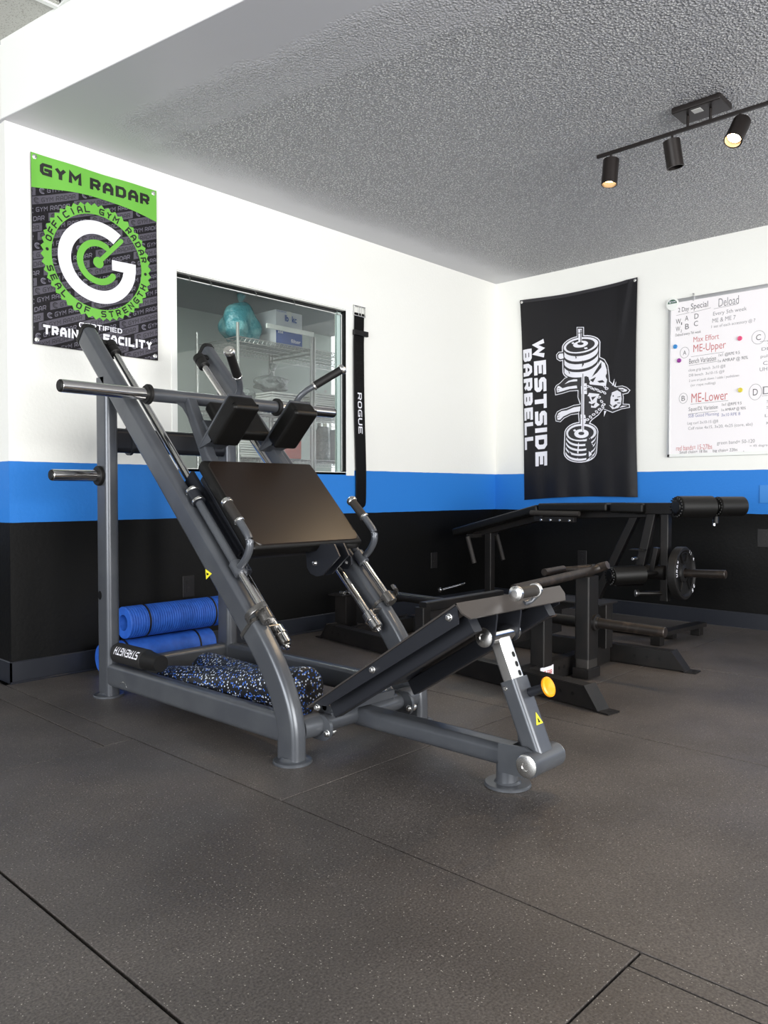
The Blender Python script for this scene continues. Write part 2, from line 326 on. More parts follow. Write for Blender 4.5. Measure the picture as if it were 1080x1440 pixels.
# ================================================================ THE SETTING
CZ = 2.605; WY = 3.765; WX = 5.385
bm = B(); box(bm, -6, 6.5, -6, 8, -.05, -.012); FLOOR = struct('floor', bm, 'black')
xs = [(-4.16, -2.94), (-2.936, -1.716), (-1.712, -.5), (-.496, .719)]
g = .0025
def rmat(x0, x1, y0, y1, up=0.0):
    bm = B(); box(bm, x0 + g, x1 - g, y0 + g, y1 - g, -.0115, up, .0018); ob('rubber_mat', bm, 'floor', FLOOR)
ys = [-4.9, -3.04, -1.2, .64, 2.47, 4.3, 6.1]
for x0, x1 in xs:
    for y0, y1 in zip(ys, ys[1:]): rmat(x0, x1, y0, y1, -.0003)
for y0, y1 in ((-4.9, -3.0), (-3.0, -1.16), (-1.16, .664)): rmat(.722, 1.39, y0, y1, -.0005); rmat(1.39, 1.448, y0, y1, -.0012)
rmat(.722, 1.448, .664, 2.602); rmat(.722, 1.337, 2.602, 4.5, -.001); rmat(1.337, 1.448, 2.602, 4.5, -.0006)
rmat(.722, 1.448, 4.5, 6.1)
for a, b in ((1.448, 2.72), (2.72, 4.0), (4.0, 5.38)):
    for y0, y1 in ((-4.9, -3.1), (-3.1, -1.6), (-1.6, .12), (.12, 1.765), (1.765, 3.76)): rmat(a, b, y0, y1, random.uniform(-.0012, 0))

# wall_left: the wall with the window into the store room
bm = B()
wx0, wx1, wz0, wz1 = 2.375, 3.66, 1.025, 2.10
x0 = 1.478
for a in ((x0, wx0, WY, WY + .11, 0, CZ + .5), (wx1, WX, WY, WY + .11, 0, CZ + .5), (wx0, wx1, WY, WY + .11, 0, wz0), (wx0, wx1, WY, WY + .11, wz1, CZ + .5)): box(bm, *a)
struct('wall_left', bm, 'wall')
bm = B(); box(bm, x0, x0 + .11, WY + .11, 7.9, 0, 3.1); struct('wall_corner', bm, 'wall')
bm = B(); box(bm, WX, WX + .12, -4.6, WY + .11, 0, 3.1); struct('wall_right', bm, 'wall')
bm = B(); box(bm, -4.6, WX, 7.2, 7.3, 0, 3.1); struct('wall_far', bm, 'wall')
# glazed shopfronts behind the camera
bm = B()
box(bm, -4.6, WX + .12, -4.72, -4.6, 0, .3); box(bm, -4.6, WX + .12, -4.72, -4.6, 2.6, 3.1); box(bm, 4.3, WX + .12, -4.72, -4.6, .3, 2.6); box(bm, -4.6, -1.9, -4.72, -4.6, .3, 2.6)
struct('wall_back', bm, 'wall')
bm = B()
box(bm, -4.72, -4.6, -4.72, 7.3, 0, .3); box(bm, -4.72, -4.6, -4.72, 7.3, 2.6, 3.1); box(bm, -4.72, -4.6, 3.4, 7.3, .3, 2.6); box(bm, -4.72, -4.6, -4.72, -2.2, .3, 2.6)
struct('wall_street', bm, 'wall')
bm = B()
for x in (-1.9, -.35, 1.2, 2.75, 4.24): box(bm, x, x + .06, -4.7, -4.62, .3, 2.6)
struct('window_2', bm, 'alu')
bm = B()
for y in (-2.2, -.8, .6, 2.0, 3.34): box(bm, -4.7, -4.62, y, y + .06, .3, 2.6)
struct('window_3', bm, 'alu')
# low ceiling, bulkhead, high ceiling
sk = lambda y: 1.465 + .15 * (3.769 - y)
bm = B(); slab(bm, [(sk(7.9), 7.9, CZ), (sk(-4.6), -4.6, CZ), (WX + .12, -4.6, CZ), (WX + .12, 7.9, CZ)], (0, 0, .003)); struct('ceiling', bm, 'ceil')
bm = B(); slab(bm, [(sk(3.77), 3.77, CZ - .0), (sk(-4.6), -4.6, CZ - .0), (sk(-4.6) + .1, -4.6, CZ), (sk(3.77) + .1, 3.77, CZ)], (0, 0, .5))
for v in bm.verts: v.co.z = max(v.co.z, CZ + .004)
BULK = struct('trim_1', bm, 'trimwhite')
bm = B(); box(bm, -4.7, 1.7, -4.7, 7.3, 3.04, 3.1); HC = struct('ceiling_high', bm, 'black')
def ctile(x0_, x1_, y0_, y1_): bm = B(); box(bm, x0_, x1_, y0_, y1_, 2.962, 2.992, .002); ob('ceiling_panel', bm, 'ceil_hi', HC)
for i in range(5):
    for j in range(6):
        xx = -.90 + .61 * i; yy = 1.4 + .61 * j + .06; ctile(xx + .012, xx + .598, yy + .012, yy + .598)
bm = B()
for i in range(6): box(bm, -.90 + .61 * i - .012, -.90 + .61 * i + .012, -4.6, 7.2, 2.954, 2.962)
for j in range(20): box(bm, -4.6, 1.62, -4.6 + .61 * j - .012 + .0, -4.6 + .61 * j + .012, 2.953, 2.9615)
struct('trim_2', bm, 'trimwhite')
# baseboards
def bb(name, path, hgt=.102):
    bm = B(); pr = [(0, 0), (.008, 0), (.008, hgt - .004), (.005, hgt), (0, hgt)]
    (ax, ay), (bx, by), (nx, ny) = path; q0 = [V((ax + nx * u, ay + ny * u, z)) for u, z in pr]; d = V((bx - ax, by - ay, 0))
    slab(bm, q0, d); return struct(name, bm, 'base')
bb('baseboard_left', ((x0 - .008, WY), (WX, WY), (0, -1)))
bb('baseboard_corner', ((x0, WY - .008), (x0, 7.2), (-1, 0)))
bb('baseboard_right', ((WX, WY - .008), (WX, -4.6), (-1, 0)))
bm = B(); tube(bm, [(x0 - .009, WY - .013, .003), (WX - .01, WY - .013, .003)], .006, 8); struct('trim_3', bm, 'base')

# ---------------------------------------------------------------- window_1
bm = B(); box(bm, wx0 - .035, wx0 + .0, WY - .004, WY + .10, wz0 - .02, wz1 + .04, .002); box(bm, wx1, wx1 + .075, WY - .004, WY + .1, wz0 - .02, wz1 + .04, .002)
box(bm, wx0 - .035, wx1 + .075, WY - .006, WY + .1, wz1 + .005, wz1 + .045, .002); box(bm, wx0, wx1, WY + .0, WY + .1, wz0 - .016, wz0 + .004, .002)
WIN = struct('window_1', bm, 'trimwhite')
bm = B(); box(bm, wx0, wx1 - .035, WY + .052, WY + .057, wz0 + .004, wz1 - .022); ob('pane', bm, 'glass', WIN)
bm = B(); box(bm, wx1 - .034, wx1 - .002, WY + .045, WY + .07, wz0 + .004, wz1 - .004, .002); ob('jamb', bm, mat('pale_green_jamb', srgb(186, 206, 202), .3), WIN)
bm = B(); box(bm, wx0, wx1, WY + .03, WY + .075, wz1 - .008, wz1 + .005); box(bm, wx1 - .003, wx1 + .001, WY + .01, WY + .05, wz0, wz1); ob('glazing_channel', bm, 'black', WIN)
bm = B(); tube(bm, [(wx0 + .004, WY + .03, wz1 - .024), (wx1 - .01, WY + .03, wz1 - .024), (wx1 - .01, WY + .03, wz0 + .01)], .0025, 8); ob('glazing_bead', bm, 'trimwhite', WIN)
for hx in (2.47, 2.61, 2.93, 3.23, 3.60):
    bm = B(); tube(bm, [(hx, WY + .028, wz1 - .004), (hx + .006, WY + .022, wz1 - .014), (hx, WY + .022, wz1 - .024), (hx + .014, WY + .024, wz1 - .03)], .002, 8); ob('hook', bm, 'silver', WIN)

# ---------------------------------------------------------------- store room beyond the glass
bm = B(); box(bm, 1.59, WX, 5.75, 5.85, 0, 3.0); struct('wall_storage', bm, 'storage')
bm = B(); box(bm, 1.59, WX, WY + .115, 5.75, 2.44, 2.5); struct('ceiling_storage', bm, mat('storage_ceiling', srgb(120, 124, 124), .8))
sl = bpy.data.lights.new('store_room_fill', 'AREA'); sl.shape = 'RECTANGLE'; sl.size = 1.0; sl.size_y = .3; sl.energy = 9; sl.color = (.93, 1, .96)  # added light without a fitting, brightens the room behind the glass
so = bpy.data.objects.new('store_room_fill', sl); COL.objects.link(so); so.location = (2.9, 4.6, 2.42)
def shelving(label, sx0, sx1):
    SH = thing('shelving_unit', label, 'shelf', ((sx0 + sx1) / 2, 4.95, 0)); sy0, sy1 = 4.70, 5.22
    for px_, py_ in ((sx0, sy0), (sx1, sy0), (sx0, sy1), (sx1, sy1)): one('post', 'wire', SH, cyl, (px_, py_, 0), (px_, py_, 2.13), .012, 12)
    for z in (.42, .80, 1.15, 1.52, 2.03):
        bm = B()
        for zz in (z, z - .035):
            for q in (((sx0, sy0), (sx1, sy0)), ((sx0, sy1), (sx1, sy1)), ((sx0, sy0), (sx0, sy1)), ((sx1, sy0), (sx1, sy1))): tube(bm, [(*q[0], zz), (*q[1], zz)], .0035, 6)
        n = 18
        for k in range(n):
            dx = (sx1 - sx0) / n; xx = sx0 + dx * k
            for yy in (sy0, sy1): tube(bm, [(xx, yy, z), (xx + dx / 2, yy, z - .035), (xx + dx, yy, z)], .002, 5)
        for k in range(22): yy = sx0 + (sx1 - sx0) * (k + .5) / 22; tube(bm, [(yy, sy0, z + .001), (yy, sy1, z + .001)], .0022, 5)
        for k in range(3): yy = sy0 + (sy1 - sy0) * (k + 1) / 4; tube(bm, [(sx0, yy, z - .005), (sx1, yy, z - .005)], .003, 5)
        ob('wire_shelf', bm, 'wire', SH)
    return SH
SH1 = shelving('left zinc wire shelving unit behind the window, holding the blue carton', 3.47, 4.185)
SH2 = shelving('right zinc wire shelving unit behind the window, holding the jar and red carton', 4.215, 5.06)
one('label_strip', 'trimwhite', SH1, box, 3.72, 4.19, 4.672, 4.69, 2.125, 2.160, .003)
def carton(name, label, x0_, x1_, y0_, y1_, z0_, z1_, m, cat='box', flap=None, grp=None):
    t = thing(name, label, cat, ((x0_ + x1_) / 2, (y0_ + y1_) / 2, z0_), grp)
    one('body', m, t, box, x0_, x1_, y0_, y1_, z0_, z1_, .004)
    one('tape', 'paper', t, box, (x0_ + x1_) / 2 - .02, (x0_ + x1_) / 2 + .02, y0_ - .0008, y1_ + .0008, z1_ - .04, z1_ + .0008)
    if flap: flap(t)
    return t
def bigflap(t):
    one('blue_band', 'cardblue', t, box, 3.892, 4.158, 4.7785, 4.7795, 2.04, 2.175)
    bm = B(); put_text(bm, 'lb  kc', lambda u, v: V((3.98 + u, 4.778, 2.23 + v)), .12, .05, .02); put_text(bm, 'lbs. of a better kind', lambda u, v: V((3.90 + u, 4.778, 2.295 + v)), .09, .012, .0); ob('print', bm, 'cardblue', t)
    bm = B(); put_text(bm, 'lite', lambda u, v: V((3.91 + u, 4.777, 2.13 + v)), .05, .025, .01); put_text(bm, 'filter', lambda u, v: V((4.04 + u, 4.777, 2.07 + v)), .10, .03, .01); ob('print', bm, 'white', t)
carton('carton', 'large white and blue carton standing on the top wire shelf behind the window', 3.89, 4.16, 4.78, 5.15, 2.038, 2.31, 'card', flap=bigflap)
def blob(bm, c, s, seed, sub=4, rough=.22):
    r0 = random.Random(seed); ret = bmesh.ops.create_icosphere(bm, subdivisions=sub, radius=1)
    ph = [(r0.uniform(-6, 6), r0.uniform(-6, 6), r0.uniform(-6, 6), r0.uniform(0, 6)) for _ in range(9)]
    for v in ret['verts']:
        k = 1 + sum(math.sin(v.co.x * a + v.co.y * b + v.co.z * c_ + d) for a, b, c_, d in ph) * rough / 5
        v.co = V((c[0] + v.co.x * k * s[0], c[1] + v.co.y * k * s[1], c[2] + max(v.co.z * k, -.72) * s[2]))
def bag(label, c, s, seed, m='teal'):
    t = thing('plastic_bag', label, 'bag', (c[0], c[1], c[2] - .72 * s[2])); bm = B(); blob(bm, c, s, seed); ob('body', bm, m, t, smooth=25)
    bm = B(); lathe(bm, (c[0], c[1], c[2] + s[2] * .8), (.2, 0, 1), [(0, .02), (.05, .012), (.09, .03), (.11, .035)], 12); ob('knot', bm, m, t, smooth=25)
bag('teal plastic bag bulging on the top wire shelf, left of the blue carton', (3.67, 4.95, 2.165), (.16, .15, .17), 4)

bag('crumpled cloudy parcel bag on the second wire shelf above the shoulder pads', (3.64, 4.95, 1.60), (.13, .15, .095), 12, 'clear')
bag('grey crumpled bag lying on top of the white paper stack behind the window', (3.98, 4.95, 1.75), (.14, .13, .07), 21, 'clear')
rg = random.Random(3)
def stack(name, label, x0_, x1_, z0_, n, m, th=.018):
    t = thing(name, label, 'paper', ((x0_ + x1_) / 2, 4.9, z0_))
    for k in range(n):
        a = rg.uniform(-.015, .015); b = rg.uniform(-.015, .015); one('sheet_pack', m, t, box, x0_ + a, x1_ + a, 4.76 + b, 5.12 + b, z0_ + k * th, z0_ + (k + 1) * th - .003, .003)
stack('paper_stack', 'white stack of flat paper packs on the second shelf of the left wire unit', 3.82, 4.14, 1.527, 8, 'paper')
stack('paper_stack', 'stack of flat packs on the second shelf of the right wire unit', 4.27, 4.58, 1.527, 10, 'paper')
stack('paper_stack', 'stack of flat packs on the third wire shelf, left of the red carton', 3.52, 3.88, 1.157, 9, 'paper')
carton('carton', 'small red carton on the third wire shelf behind the right shoulder pad', 3.93, 4.13, 4.76, 4.98, 1.158, 1.38, 'redbox')
carton('carton', 'brown tray carton on the fourth wire shelf of the left unit', 3.62, 4.1, 4.74, 5.12, .808, .97, mat('brown_card', srgb(150, 122, 98), .8))
carton('carton', 'low blue carton on the fourth wire shelf of the right unit', 4.26, 4.62, 4.76, 5.1, .808, 1.02, 'cardblue')
carton('carton', 'white carton standing behind the jar on the third wire shelf', 4.55, 4.85, 4.80, 5.1, 1.158, 1.42, 'card')
JR = thing('jar', 'clear plastic jar with a silver lid on the third shelf of the right unit', 'jar', (4.40, 4.80, 1.158))
one('body', 'clear', JR, lathe, (4.40, 4.80, 1.158), (0, 0, 1), [(0, .055), (.01, .06), (.24, .06), (.27, .045)], 20); one('lid', 'silver', JR, cyl, (4.40, 4.80, 1.428), (4.40, 4.80, 1.46), .05)

# ================================================================ HACK SQUAT MACHINE
HS = thing('hack_squat_machine', 'large grey hack squat machine with black back pad and tilted foot plate', 'gym machine', (2.0, 2.4, 0))
CX = 2.0
yz = lambda x, p: V((x, p[0], p[1]))
SD = V((0, .7176, .6965)); SN = V((0, -.6965, .7176)); XV = V((1, 0, 0))     # along the slope, away from the slope
def both(fn):
    for s in (-1, 1): fn(s)
def bez(p0, p1, p2, n=10): return [tuple((1 - t) ** 2 * a + 2 * t * (1 - t) * b + t * t * c for a, b, c in zip(p0, p1, p2)) for t in [k / n for k in range(n + 1)]]
def disc(x, y, r=.066, hub=.0): 
    bm = B(); lathe(bm, (x, y, 0), (0, 0, 1), [(0, r), (.006, r), (.009, r - .003), (.0095, .05), (.014, .042), (.02, .036)], 36); ob('foot_disc', bm, 'grey', HS)
def side(s):
    x = CX + .315 * s
    # rail with its curved front leg: one bent tube
    path = [(3.405, 1.600), (2.9, 1.109)] + bez((2.20, .4285), (1.997, .231), (1.995, .075), 12) + [(1.995, .004)]
    bm = B(); sweep(bm, [yz(x, p) for p in path], rr(.060, .100, .020), up=V((0, .3, 1)) if False else SN); ob('rail', bm, 'grey', HS)
    bm = B(); sweep(bm, [yz(x, (3.402, 1.597)), yz(x, (3.418, 1.6125))], rr(.066, .106, .022), up=SN); ob('rail_cap', bm, 'rubber', HS)
    bm = B(); sweep(bm, [(x, 3.23, .004), (x, 3.23, 1.395)], rr(.060, .100, .020), up=V((0, 1, 0))); PO = ob('post', bm, 'grey', HS)
    bm = B(); lathe(bm, (x - .0305, 3.248, .445), (-1, 0, 0), [(0, .0155), (.0015, .0155), (.002, .013)], 20); 
    for v in bm.verts: v.co.z = .445 + (v.co.z - .445) * 1.25
    ob('bolt_hole', bm, 'black', PO)
    bm = B(); sweep(bm, [(x, 3.19, .102), (x, 2.03, .108)], rr(.058, .098, .020)); BE = ob('side_beam', bm, 'grey', HS)
    if s < 0:
        bm = B(); tube(bm, [(x - .0297, 3.085, .083), (x - .0297, 3.06, .094), (x - .0297, 3.04, .093), (x - .0297, 3.025, .075)], .0012, 6); ob('scratch', bm, 'silver', BE)
    disc(x, 3.235); disc(x, 1.99)
    # weight storage peg
    bm = B(); cyl(bm, (x + .03 * s, 3.235, .968), (x + .245 * s, 3.235, .968), .0245, bev=.004); PG = ob('weight_peg', bm, 'chrome', HS)
    bm = B(); cyl(bm, (x + .030 * s, 3.235, .968), (x + .048 * s, 3.235, .968), .043, bev=.003); ob('collar', bm, 'rubber', PG)
    bm = B(); cyl(bm, (x + .240 * s, 3.235, .968), (x + .2505 * s, 3.235, .968), .0225, bev=.004); ob('end_cap', bm, 'rubber', PG)
    # chrome guide rod
    gx = CX + .234 * s
    p0, p1 = yz(gx, (3.345, 1.562)), yz(gx, (2.115, .356)); d = (p1 - p0).normalized()
    bm = B(); tube(bm, [p0, p1], .0155); GR = ob('guide_rod', bm, 'chrome', HS)
    bm = B(); lathe(bm, p0 - d * .012, d, [(0, .022), (.006, .028), (.035, .028), (.036, .025), (.042, .025), (.043, .028), (.078, .028), (.082, .024)]); ob('rod_cap', bm, 'rubber', GR)
    bm = B(); obox(bm, (p0 + yz(x, (3.36, 1.565))) / 2 + SN * .01, XV, SD, SN, (.07, .030, .014), .004); ob('rod_bracket', bm, 'rubber', HS)
    bm = B(); q = p1 - d * .085; lathe(bm, q, d, [(0, .022), (.003, .026), (.03, .026), (.031, .029), (.037, .029), (.038, .0245), (.075, .0245), (.078, .021), (.083, .010), (.094, .009)]); ob('stop_bushing', bm, 'chrome', GR)
    # clamp band around the rail, joined to the bushing
    bm = B(); c = yz(x, (2.196, .4235)); sweep(bm, [c - SD * .006, c + SD * .006], rr(.074, .114, .026), up=SN); obox(bm, (c + q + d * .035) / 2 + SN * .02 - XV * .01 * s, XV, SD, SN, (.05, .007, .03), .002); ob('clamp_band', bm, 'fitting', HS)
    # safety lock tube over the rail with hook and side handle
    a = lambda t: yz(CX + .312 * s, (2.58 - t * .7176, .903 - t * .6965 + .002))
    bm = B(); tube(bm, [a(.01), a(.40)], .0155); LT = ob('lock_tube', bm, 'grey', HS)
    bm = B(); lathe(bm, a(-.002), a(1) - a(0), [(0, .018), (.002, .0245), (.012, .0245), (.013, .0225), (.055, .0225), (.056, .0255), (.072, .0255), (.073, .017)]); ob('bearing', bm, 'darkgrey', LT)
    for t in (.0, .056): bm = B(); cyl(bm, a(t), a(t + .013), .0262, bev=.002); ob('ring', bm, 'silver', LT)
    bm = B(); cyl(bm, a(.375), a(.432), .0235, bev=.003); ob('collar', bm, 'grey', LT)
    bm = B(); tube(bm, [a(.43), a(.62)], .0135); ob('lock_rod', bm, 'chrome', HS)
    bm = B(); cyl(bm, a(.60), a(.648), .0245, bev=.003); ob('rod_foot', bm, 'fitting', HS)
    pts = []
    for k in range(13):
        th = math.radians(100 + 150 * k / 12); pts.append(a(.60) - SN * .010 + XV * (s * -math.cos(th) * .058) + SN * (math.sin(th) * .052) + SD * (-.004 * k / 12))
    bm = B(); sweep(bm, pts, rr(.010, .022, .003, 2), up=SD); ob('lock_hook', bm, 'fitting', HS)
    hx = CX + .316 * s
    hp = [(2.285, .625), (2.262, .640), (2.236, .666), (2.220, .693), (2.215, .716), (2.222, .740), (2.242, .762), (2.27, .789), (2.345, .857)]
    bm = B(); tube(bm, sm([yz(hx, p) for p in hp]), .0135); HD = ob('side_handle', bm, 'grey', HS)
    e = yz(hx, (2.345, .857)); f = yz(hx, (2.275, .7935)); dd = (e - f).normalized()
    bm = B(); tube(bm, [f, e], .0175); ob('grip', bm, 'gripfoam', HD)
    bm = B(); cyl(bm, f - dd * .004, f + dd * .006, .0195, bev=.002); ob('ring', bm, 'silver', HD)
    bm = B(); lathe(bm, e - dd * .004, dd, [(0, .020), (.003, .0215), (.014, .0215), (.020, .017), (.022, .008)]); ob('end_cap', bm, 'silver', HD)
    # small lug with bolt under the carriage
    lx = CX + .262 * s
    bm = B(); slab(bm, [yz(lx, p) for p in [(2.41, .63), (2.385, .598), (2.35, .578), (2.318, .578), (2.298, .60), (2.30, .63), (2.33, .655), (2.38, .67)]], (.008 * s, 0, 0)); LG = ob('lug', bm, 'darkgrey', HS)
    bm = B(); cyl(bm, (lx - .003, 2.325, .607), (lx + .011, 2.325, .607), .008, 12); ob('bolt', bm, 'silver', LG)
    # carriage side plate and bearings
    sx = CX + .257 * s
    bm = B(); slab(bm, [yz(sx - .008, p) for p in [(2.657, .981), (2.344, .682), (2.395, .625), (2.713, .928)]], (.016, 0, 0)); bmesh.ops.bevel(bm, geom=list(bm.edges), offset=.002, segments=2, affect='EDGES'); ob('carriage_side', bm, 'darkgrey', HS)
    for t0 in (.04, .34):
        c = yz(gx, (2.66, .891)) - SD * t0; bm = B(); cyl(bm, c, c - SD * .09, .029, bev=.003); ob('linear_bearing', bm, 'darkgrey', HS)
    # arms from the weight bar down to the carriage
    ax_ = lambda t: CX + s * (.145 + .035 * t)
    bm = B(); sweep(bm, [(ax_(0), 2.845, 1.272), (ax_(.6), 2.72, 1.11), (ax_(1), 2.655, 1.03), (ax_(1), 2.45, .82)], rr(.045, .05, .009), up=SN); ob('carriage_arm', bm, 'grey', HS)
    bm = B(); slab(bm, [(ax_(0) + .026 * s, 2.85, 1.275), (ax_(0) + .075 * s, 2.85, 1.272), (ax_(0) + .045 * s, 2.83, 1.245), (ax_(0.2) + .028 * s, 2.79, 1.19)], (0, .008, .006)); ob('gusset', bm, 'grey', HS)
    # shoulder pad on its angled plate
    A, Bp = V((0, 2.696, 1.081)), V((0, 2.487, 1.279)); u = (Bp - A).normalized(); n_ = V((0, -u.z, u.y)); n_ = n_ if n_.z < 0 else -n_
    px_ = CX + .152 * s
    bm = B(); obox(bm, V((px_, 0, 0)) + A + u * .142 + n_ * .006, XV, u, n_, (.112, .284, .010), .002)
    slab(bm, [V((px_ - .054, 0, 0)) + A, V((px_ - .054, 0, 0)) + A + u * .12, V((px_ - .054, 0, 0)) + A + u * .085 + n_ * .055, V((px_ - .054, 0, 0)) + A + n_ * .012], (.108, 0, 0)); ob('pad_bracket', bm, 'grey', HS)
    bm = B(); obox(bm, V((px_, 0, 0)) + A + u * .182 + n_ * .045, XV, u, n_, (.122, .208, .070), .015, 4); SP = ob('shoulder_pad', bm, 'vinyl', HS)
    bm = B(); c = V((px_, 0, 0)) + A + u * .182 + n_ * .056
    ring = rr(.1228, .2088, .004, 3); sweep(bm, [c - n_ * .0012, c + n_ * .0012], ring, up=u); ob('seam_piping', bm, 'black', SP)
    # upper handle
    h0 = V((CX + .150 * s, 2.515, 1.262)); h1 = V((CX + .152 * s, 2.490, 1.293)); h2 = V((CX + .170 * s, 2.468, 1.318)); h4 = V((CX + .283 * s, 2.375, 1.408)); h3 = h2 + (h4 - h2) * .22
    bm = B(); tube(bm, sm([h0, h1, h2, h3]) + [h4], .0125); UH = ob('shoulder_handle', bm, 'grey', HS)
    d4 = (h4 - h3).normalized(); bm = B(); tube(bm, [h3, h4], .0168); ob('grip', bm, 'rubber', UH)
    bm = B(); cyl(bm, h3 - d4 * .004, h3 + d4 * .004, .0185, bev=.001); ob('ring', bm, 'silver', UH)
    bm = B(); lathe(bm, h4 - d4 * .004, d4, [(0, .019), (.003, .0215), (.012, .0215), (.017, .018), (.0175, .010), (.021, .008)]); ob('end_cap', bm, 'silver', UH)
both(side)
# warning stickers
def tri_sticker(c, ux, uy, nn, size, par):
    c, ux, uy, nn = V(c), V(ux), V(uy), V(nn)
    bm = B(); slab(bm, [c - ux * size * .5, c + ux * size * .5, c + uy * size], nn * .0008); st = ob('warning_sticker', bm, 'yellow', par, label='yellow triangle warning sticker')
    bm = B(); slab(bm, [c + ux * size * k[0] + uy * size * k[1] + nn * .0008 for k in ((-.12, .14), (.16, .14), (.08, .34), (.02, .55), (-.1, .40))], nn * .0005); ob('symbol', bm, 'black', st)
tri_sticker((1.6545, 2.440, .596), (0, .12, .99), (0, -.99, .12), (-1, 0, 0), .038, HS)
# weight bar
bm = B(); tube(bm, [(1.66, 2.86, 1.291), (2.34, 2.86, 1.291)], .0275); WB_ = ob('weight_bar', bm, 'grey', HS)
for s in (-1, 1):
    bm = B(); cyl(bm, (CX + .335 * s, 2.86, 1.291), (CX + .69 * s, 2.86, 1.291), .0245, bev=.003); ob('sleeve', bm, 'chrome', WB_)
    bm = B(); lathe(bm, (CX + .322 * s, 2.86, 1.291), (s, 0, 0), [(0, .036), (.004, .041), (.014, .041), (.015, .035), (.022, .035)]); ob('collar', bm, 'rubber', WB_)
    bm = B(); cyl(bm, (CX + .684 * s, 2.86, 1.291), (CX + .697 * s, 2.86, 1.291), .0235, bev=.005); ob('end_cap', bm, 'rubber', WB_)
# rear cross members
bm = B(); sweep(bm, [(1.71, 3.23, 1.125), (2.29, 3.23, 1.125)], rr(.060, .108, .024)); ob('cross_tube', bm, 'darkgrey', HS)
for xx in (1.785, 2.20):
    bm = B(); sweep(bm, [(xx, 3.23, 1.125), (xx + .012, 3.23, 1.125)], rr(.075, .128, .034)); ob('flange', bm, 'darkgrey', HS)
bm = B(); sweep(bm, [(1.71, 3.23, .100), (2.29, 3.23, .100)], rr(.058, .098, .020)); ob('rear_beam', bm, 'grey', HS)
# back pad: long soft cushion on a board
pc = V((CX, 2.401, .862)); pd = V((0, .7006, .7136)); pn = V((0, -.7136, .7006))
bm = B(); obox(bm, pc - pn * .028, XV, pd, pn, (.548, .448, .056), .016, 4)
for v in bm.verts:      # rounded plan corners
    q = v.co - pc; a_ = q.dot(XV); b_ = q.dot(pd); ax2 = max(abs(a_) - .234, 0); bx2 = max(abs(b_) - .184, 0); L_ = math.hypot(ax2, bx2)
    if ax2 > 0 and bx2 > 0 and L_ > .04: k = .04 / L_; v.co += XV * (math.copysign(ax2 * (k - 1), a_)) + pd * (math.copysign(bx2 * (k - 1), b_))
BP = ob('back_pad', bm, 'vinyl', HS, smooth=50)
ring = rr(.536, .436, .036, 6); bm = B(); sweep(bm, [pc - pn * .0020, pc + pn * .0012], ring, up=pd)
for v in bm.verts:
    if (v.co - pc).dot(pn) > 0: v.co = pc + (v.co - pc) * .988 + pn * .0004
ob('pad_face', bm, 'vinylbrown', BP)
bm = B(); obox(bm, pc - pn * .066, XV, pd, pn, (.50, .42, .02), .003); ob('pad_board', bm, 'black', HS)
bm = B(); obox(bm, pc - pn * .088 + pd * .01, XV, pd, pn, (.50, .40, .022), .003); ob('carriage_plate', bm, 'darkgrey', HS)
for k in (-.15, .0, .15):
    bm = B(); obox(bm, pc - pn * .118 + pd * k, XV, pd, pn, (.49, .04, .04), .004); ob('carriage_cross_bar', bm, 'darkgrey', HS)
for xx in (2.045, 2.105):
    k = (xx - 2.045)
    bm = B(); slab(bm, [(xx, p[0] + k * .2, p[1]) for p in [(2.36, .69), (2.33, .655), (2.325, .60), (2.305, .578), (2.27, .569), (2.235, .576), (2.14, .655), (2.17, .70)]], (.007, 0, 0)); PB = ob('pivot_plate', bm, 'darkgrey', HS)
    bm = B(); lathe(bm, (xx - .009, 2.279 + k * .2, .62), (1, 0, 0), [(0, .004), (.001, .0075), (.006, .009), (.009, .012), (.02, .012)], 14); ob('bolt', bm, 'silver', PB)
# head pad
hc = V((CX, 2.69, 1.21)); hd = V((0, .68, .733)); hn = V((0, -.733, .68))
bm = B(); obox(bm, hc - hn * .025, XV, hd, hn, (.235, .185, .05), .015, 4); ob('head_pad', bm, 'vinyl', HS)
bm = B(); obox(bm, hc - hn * .06, XV, hd, hn, (.30, .05, .02), .003); ob('head_pad_bracket', bm, 'grey', HS)
# lower transverse tube, centre beam, front foot
bm = B(); tube(bm, [(1.715, 1.99, .105), (1.79, 1.985, .105)], .040); ob('tube_stub', bm, 'grey', HS); bm = B(); tube(bm, [(2.285, 1.99, .105), (2.21, 1.985, .105)], .040); ob('tube_stub', bm, 'grey', HS)
for xx in (1.785, 2.203):
    bm = B(); sweep(bm, [(xx, 1.975, .098), (xx + .012, 1.975, .098)], rr(.125, .088, .042, 6), up=V((0, 0, 1))); FL = ob('flange', bm, 'grey', HS)
    for yy in (1.928,): bm = B(); lathe(bm, (xx + (-.012), yy, .085), (1, 0, 0), [(0, .006), (.003, .0095), (.010, .0095), (.011, .013), (.036, .013), (.037, .0095), (.046, .009)], 14); ob('bolt', bm, 'silver', FL)
bm = B(); tube(bm, [(1.797, 1.985, .102), (2.205, 1.985, .102)], .0315); ob('cross_tube', bm, 'grey', HS)
bm = B(); sweep(bm, [(CX, 1.985, .096), (CX, 1.325, .100)], rr(.085, .066, .022)); ob('centre_beam', bm, 'grey', HS)
bm = B(); cyl(bm, (CX, 1.352, .004), (CX, 1.352, .085), .033); ob('foot_stem', bm, 'grey', HS)
bm = B(); lathe(bm, (CX + .005, 1.352, 0), (0, 0, 1), [(0, .072), (.006, .072), (.009, .069), (.0095, .042), (.016, .036)], 40); ob('foot_disc', bm, 'grey', HS)
PL_, PU = V((CX, 1.231, .106)), V((CX, 1.385, .460)); sd = (PU - PL_).normalized(); sf = V((0, -sd.z, sd.y))
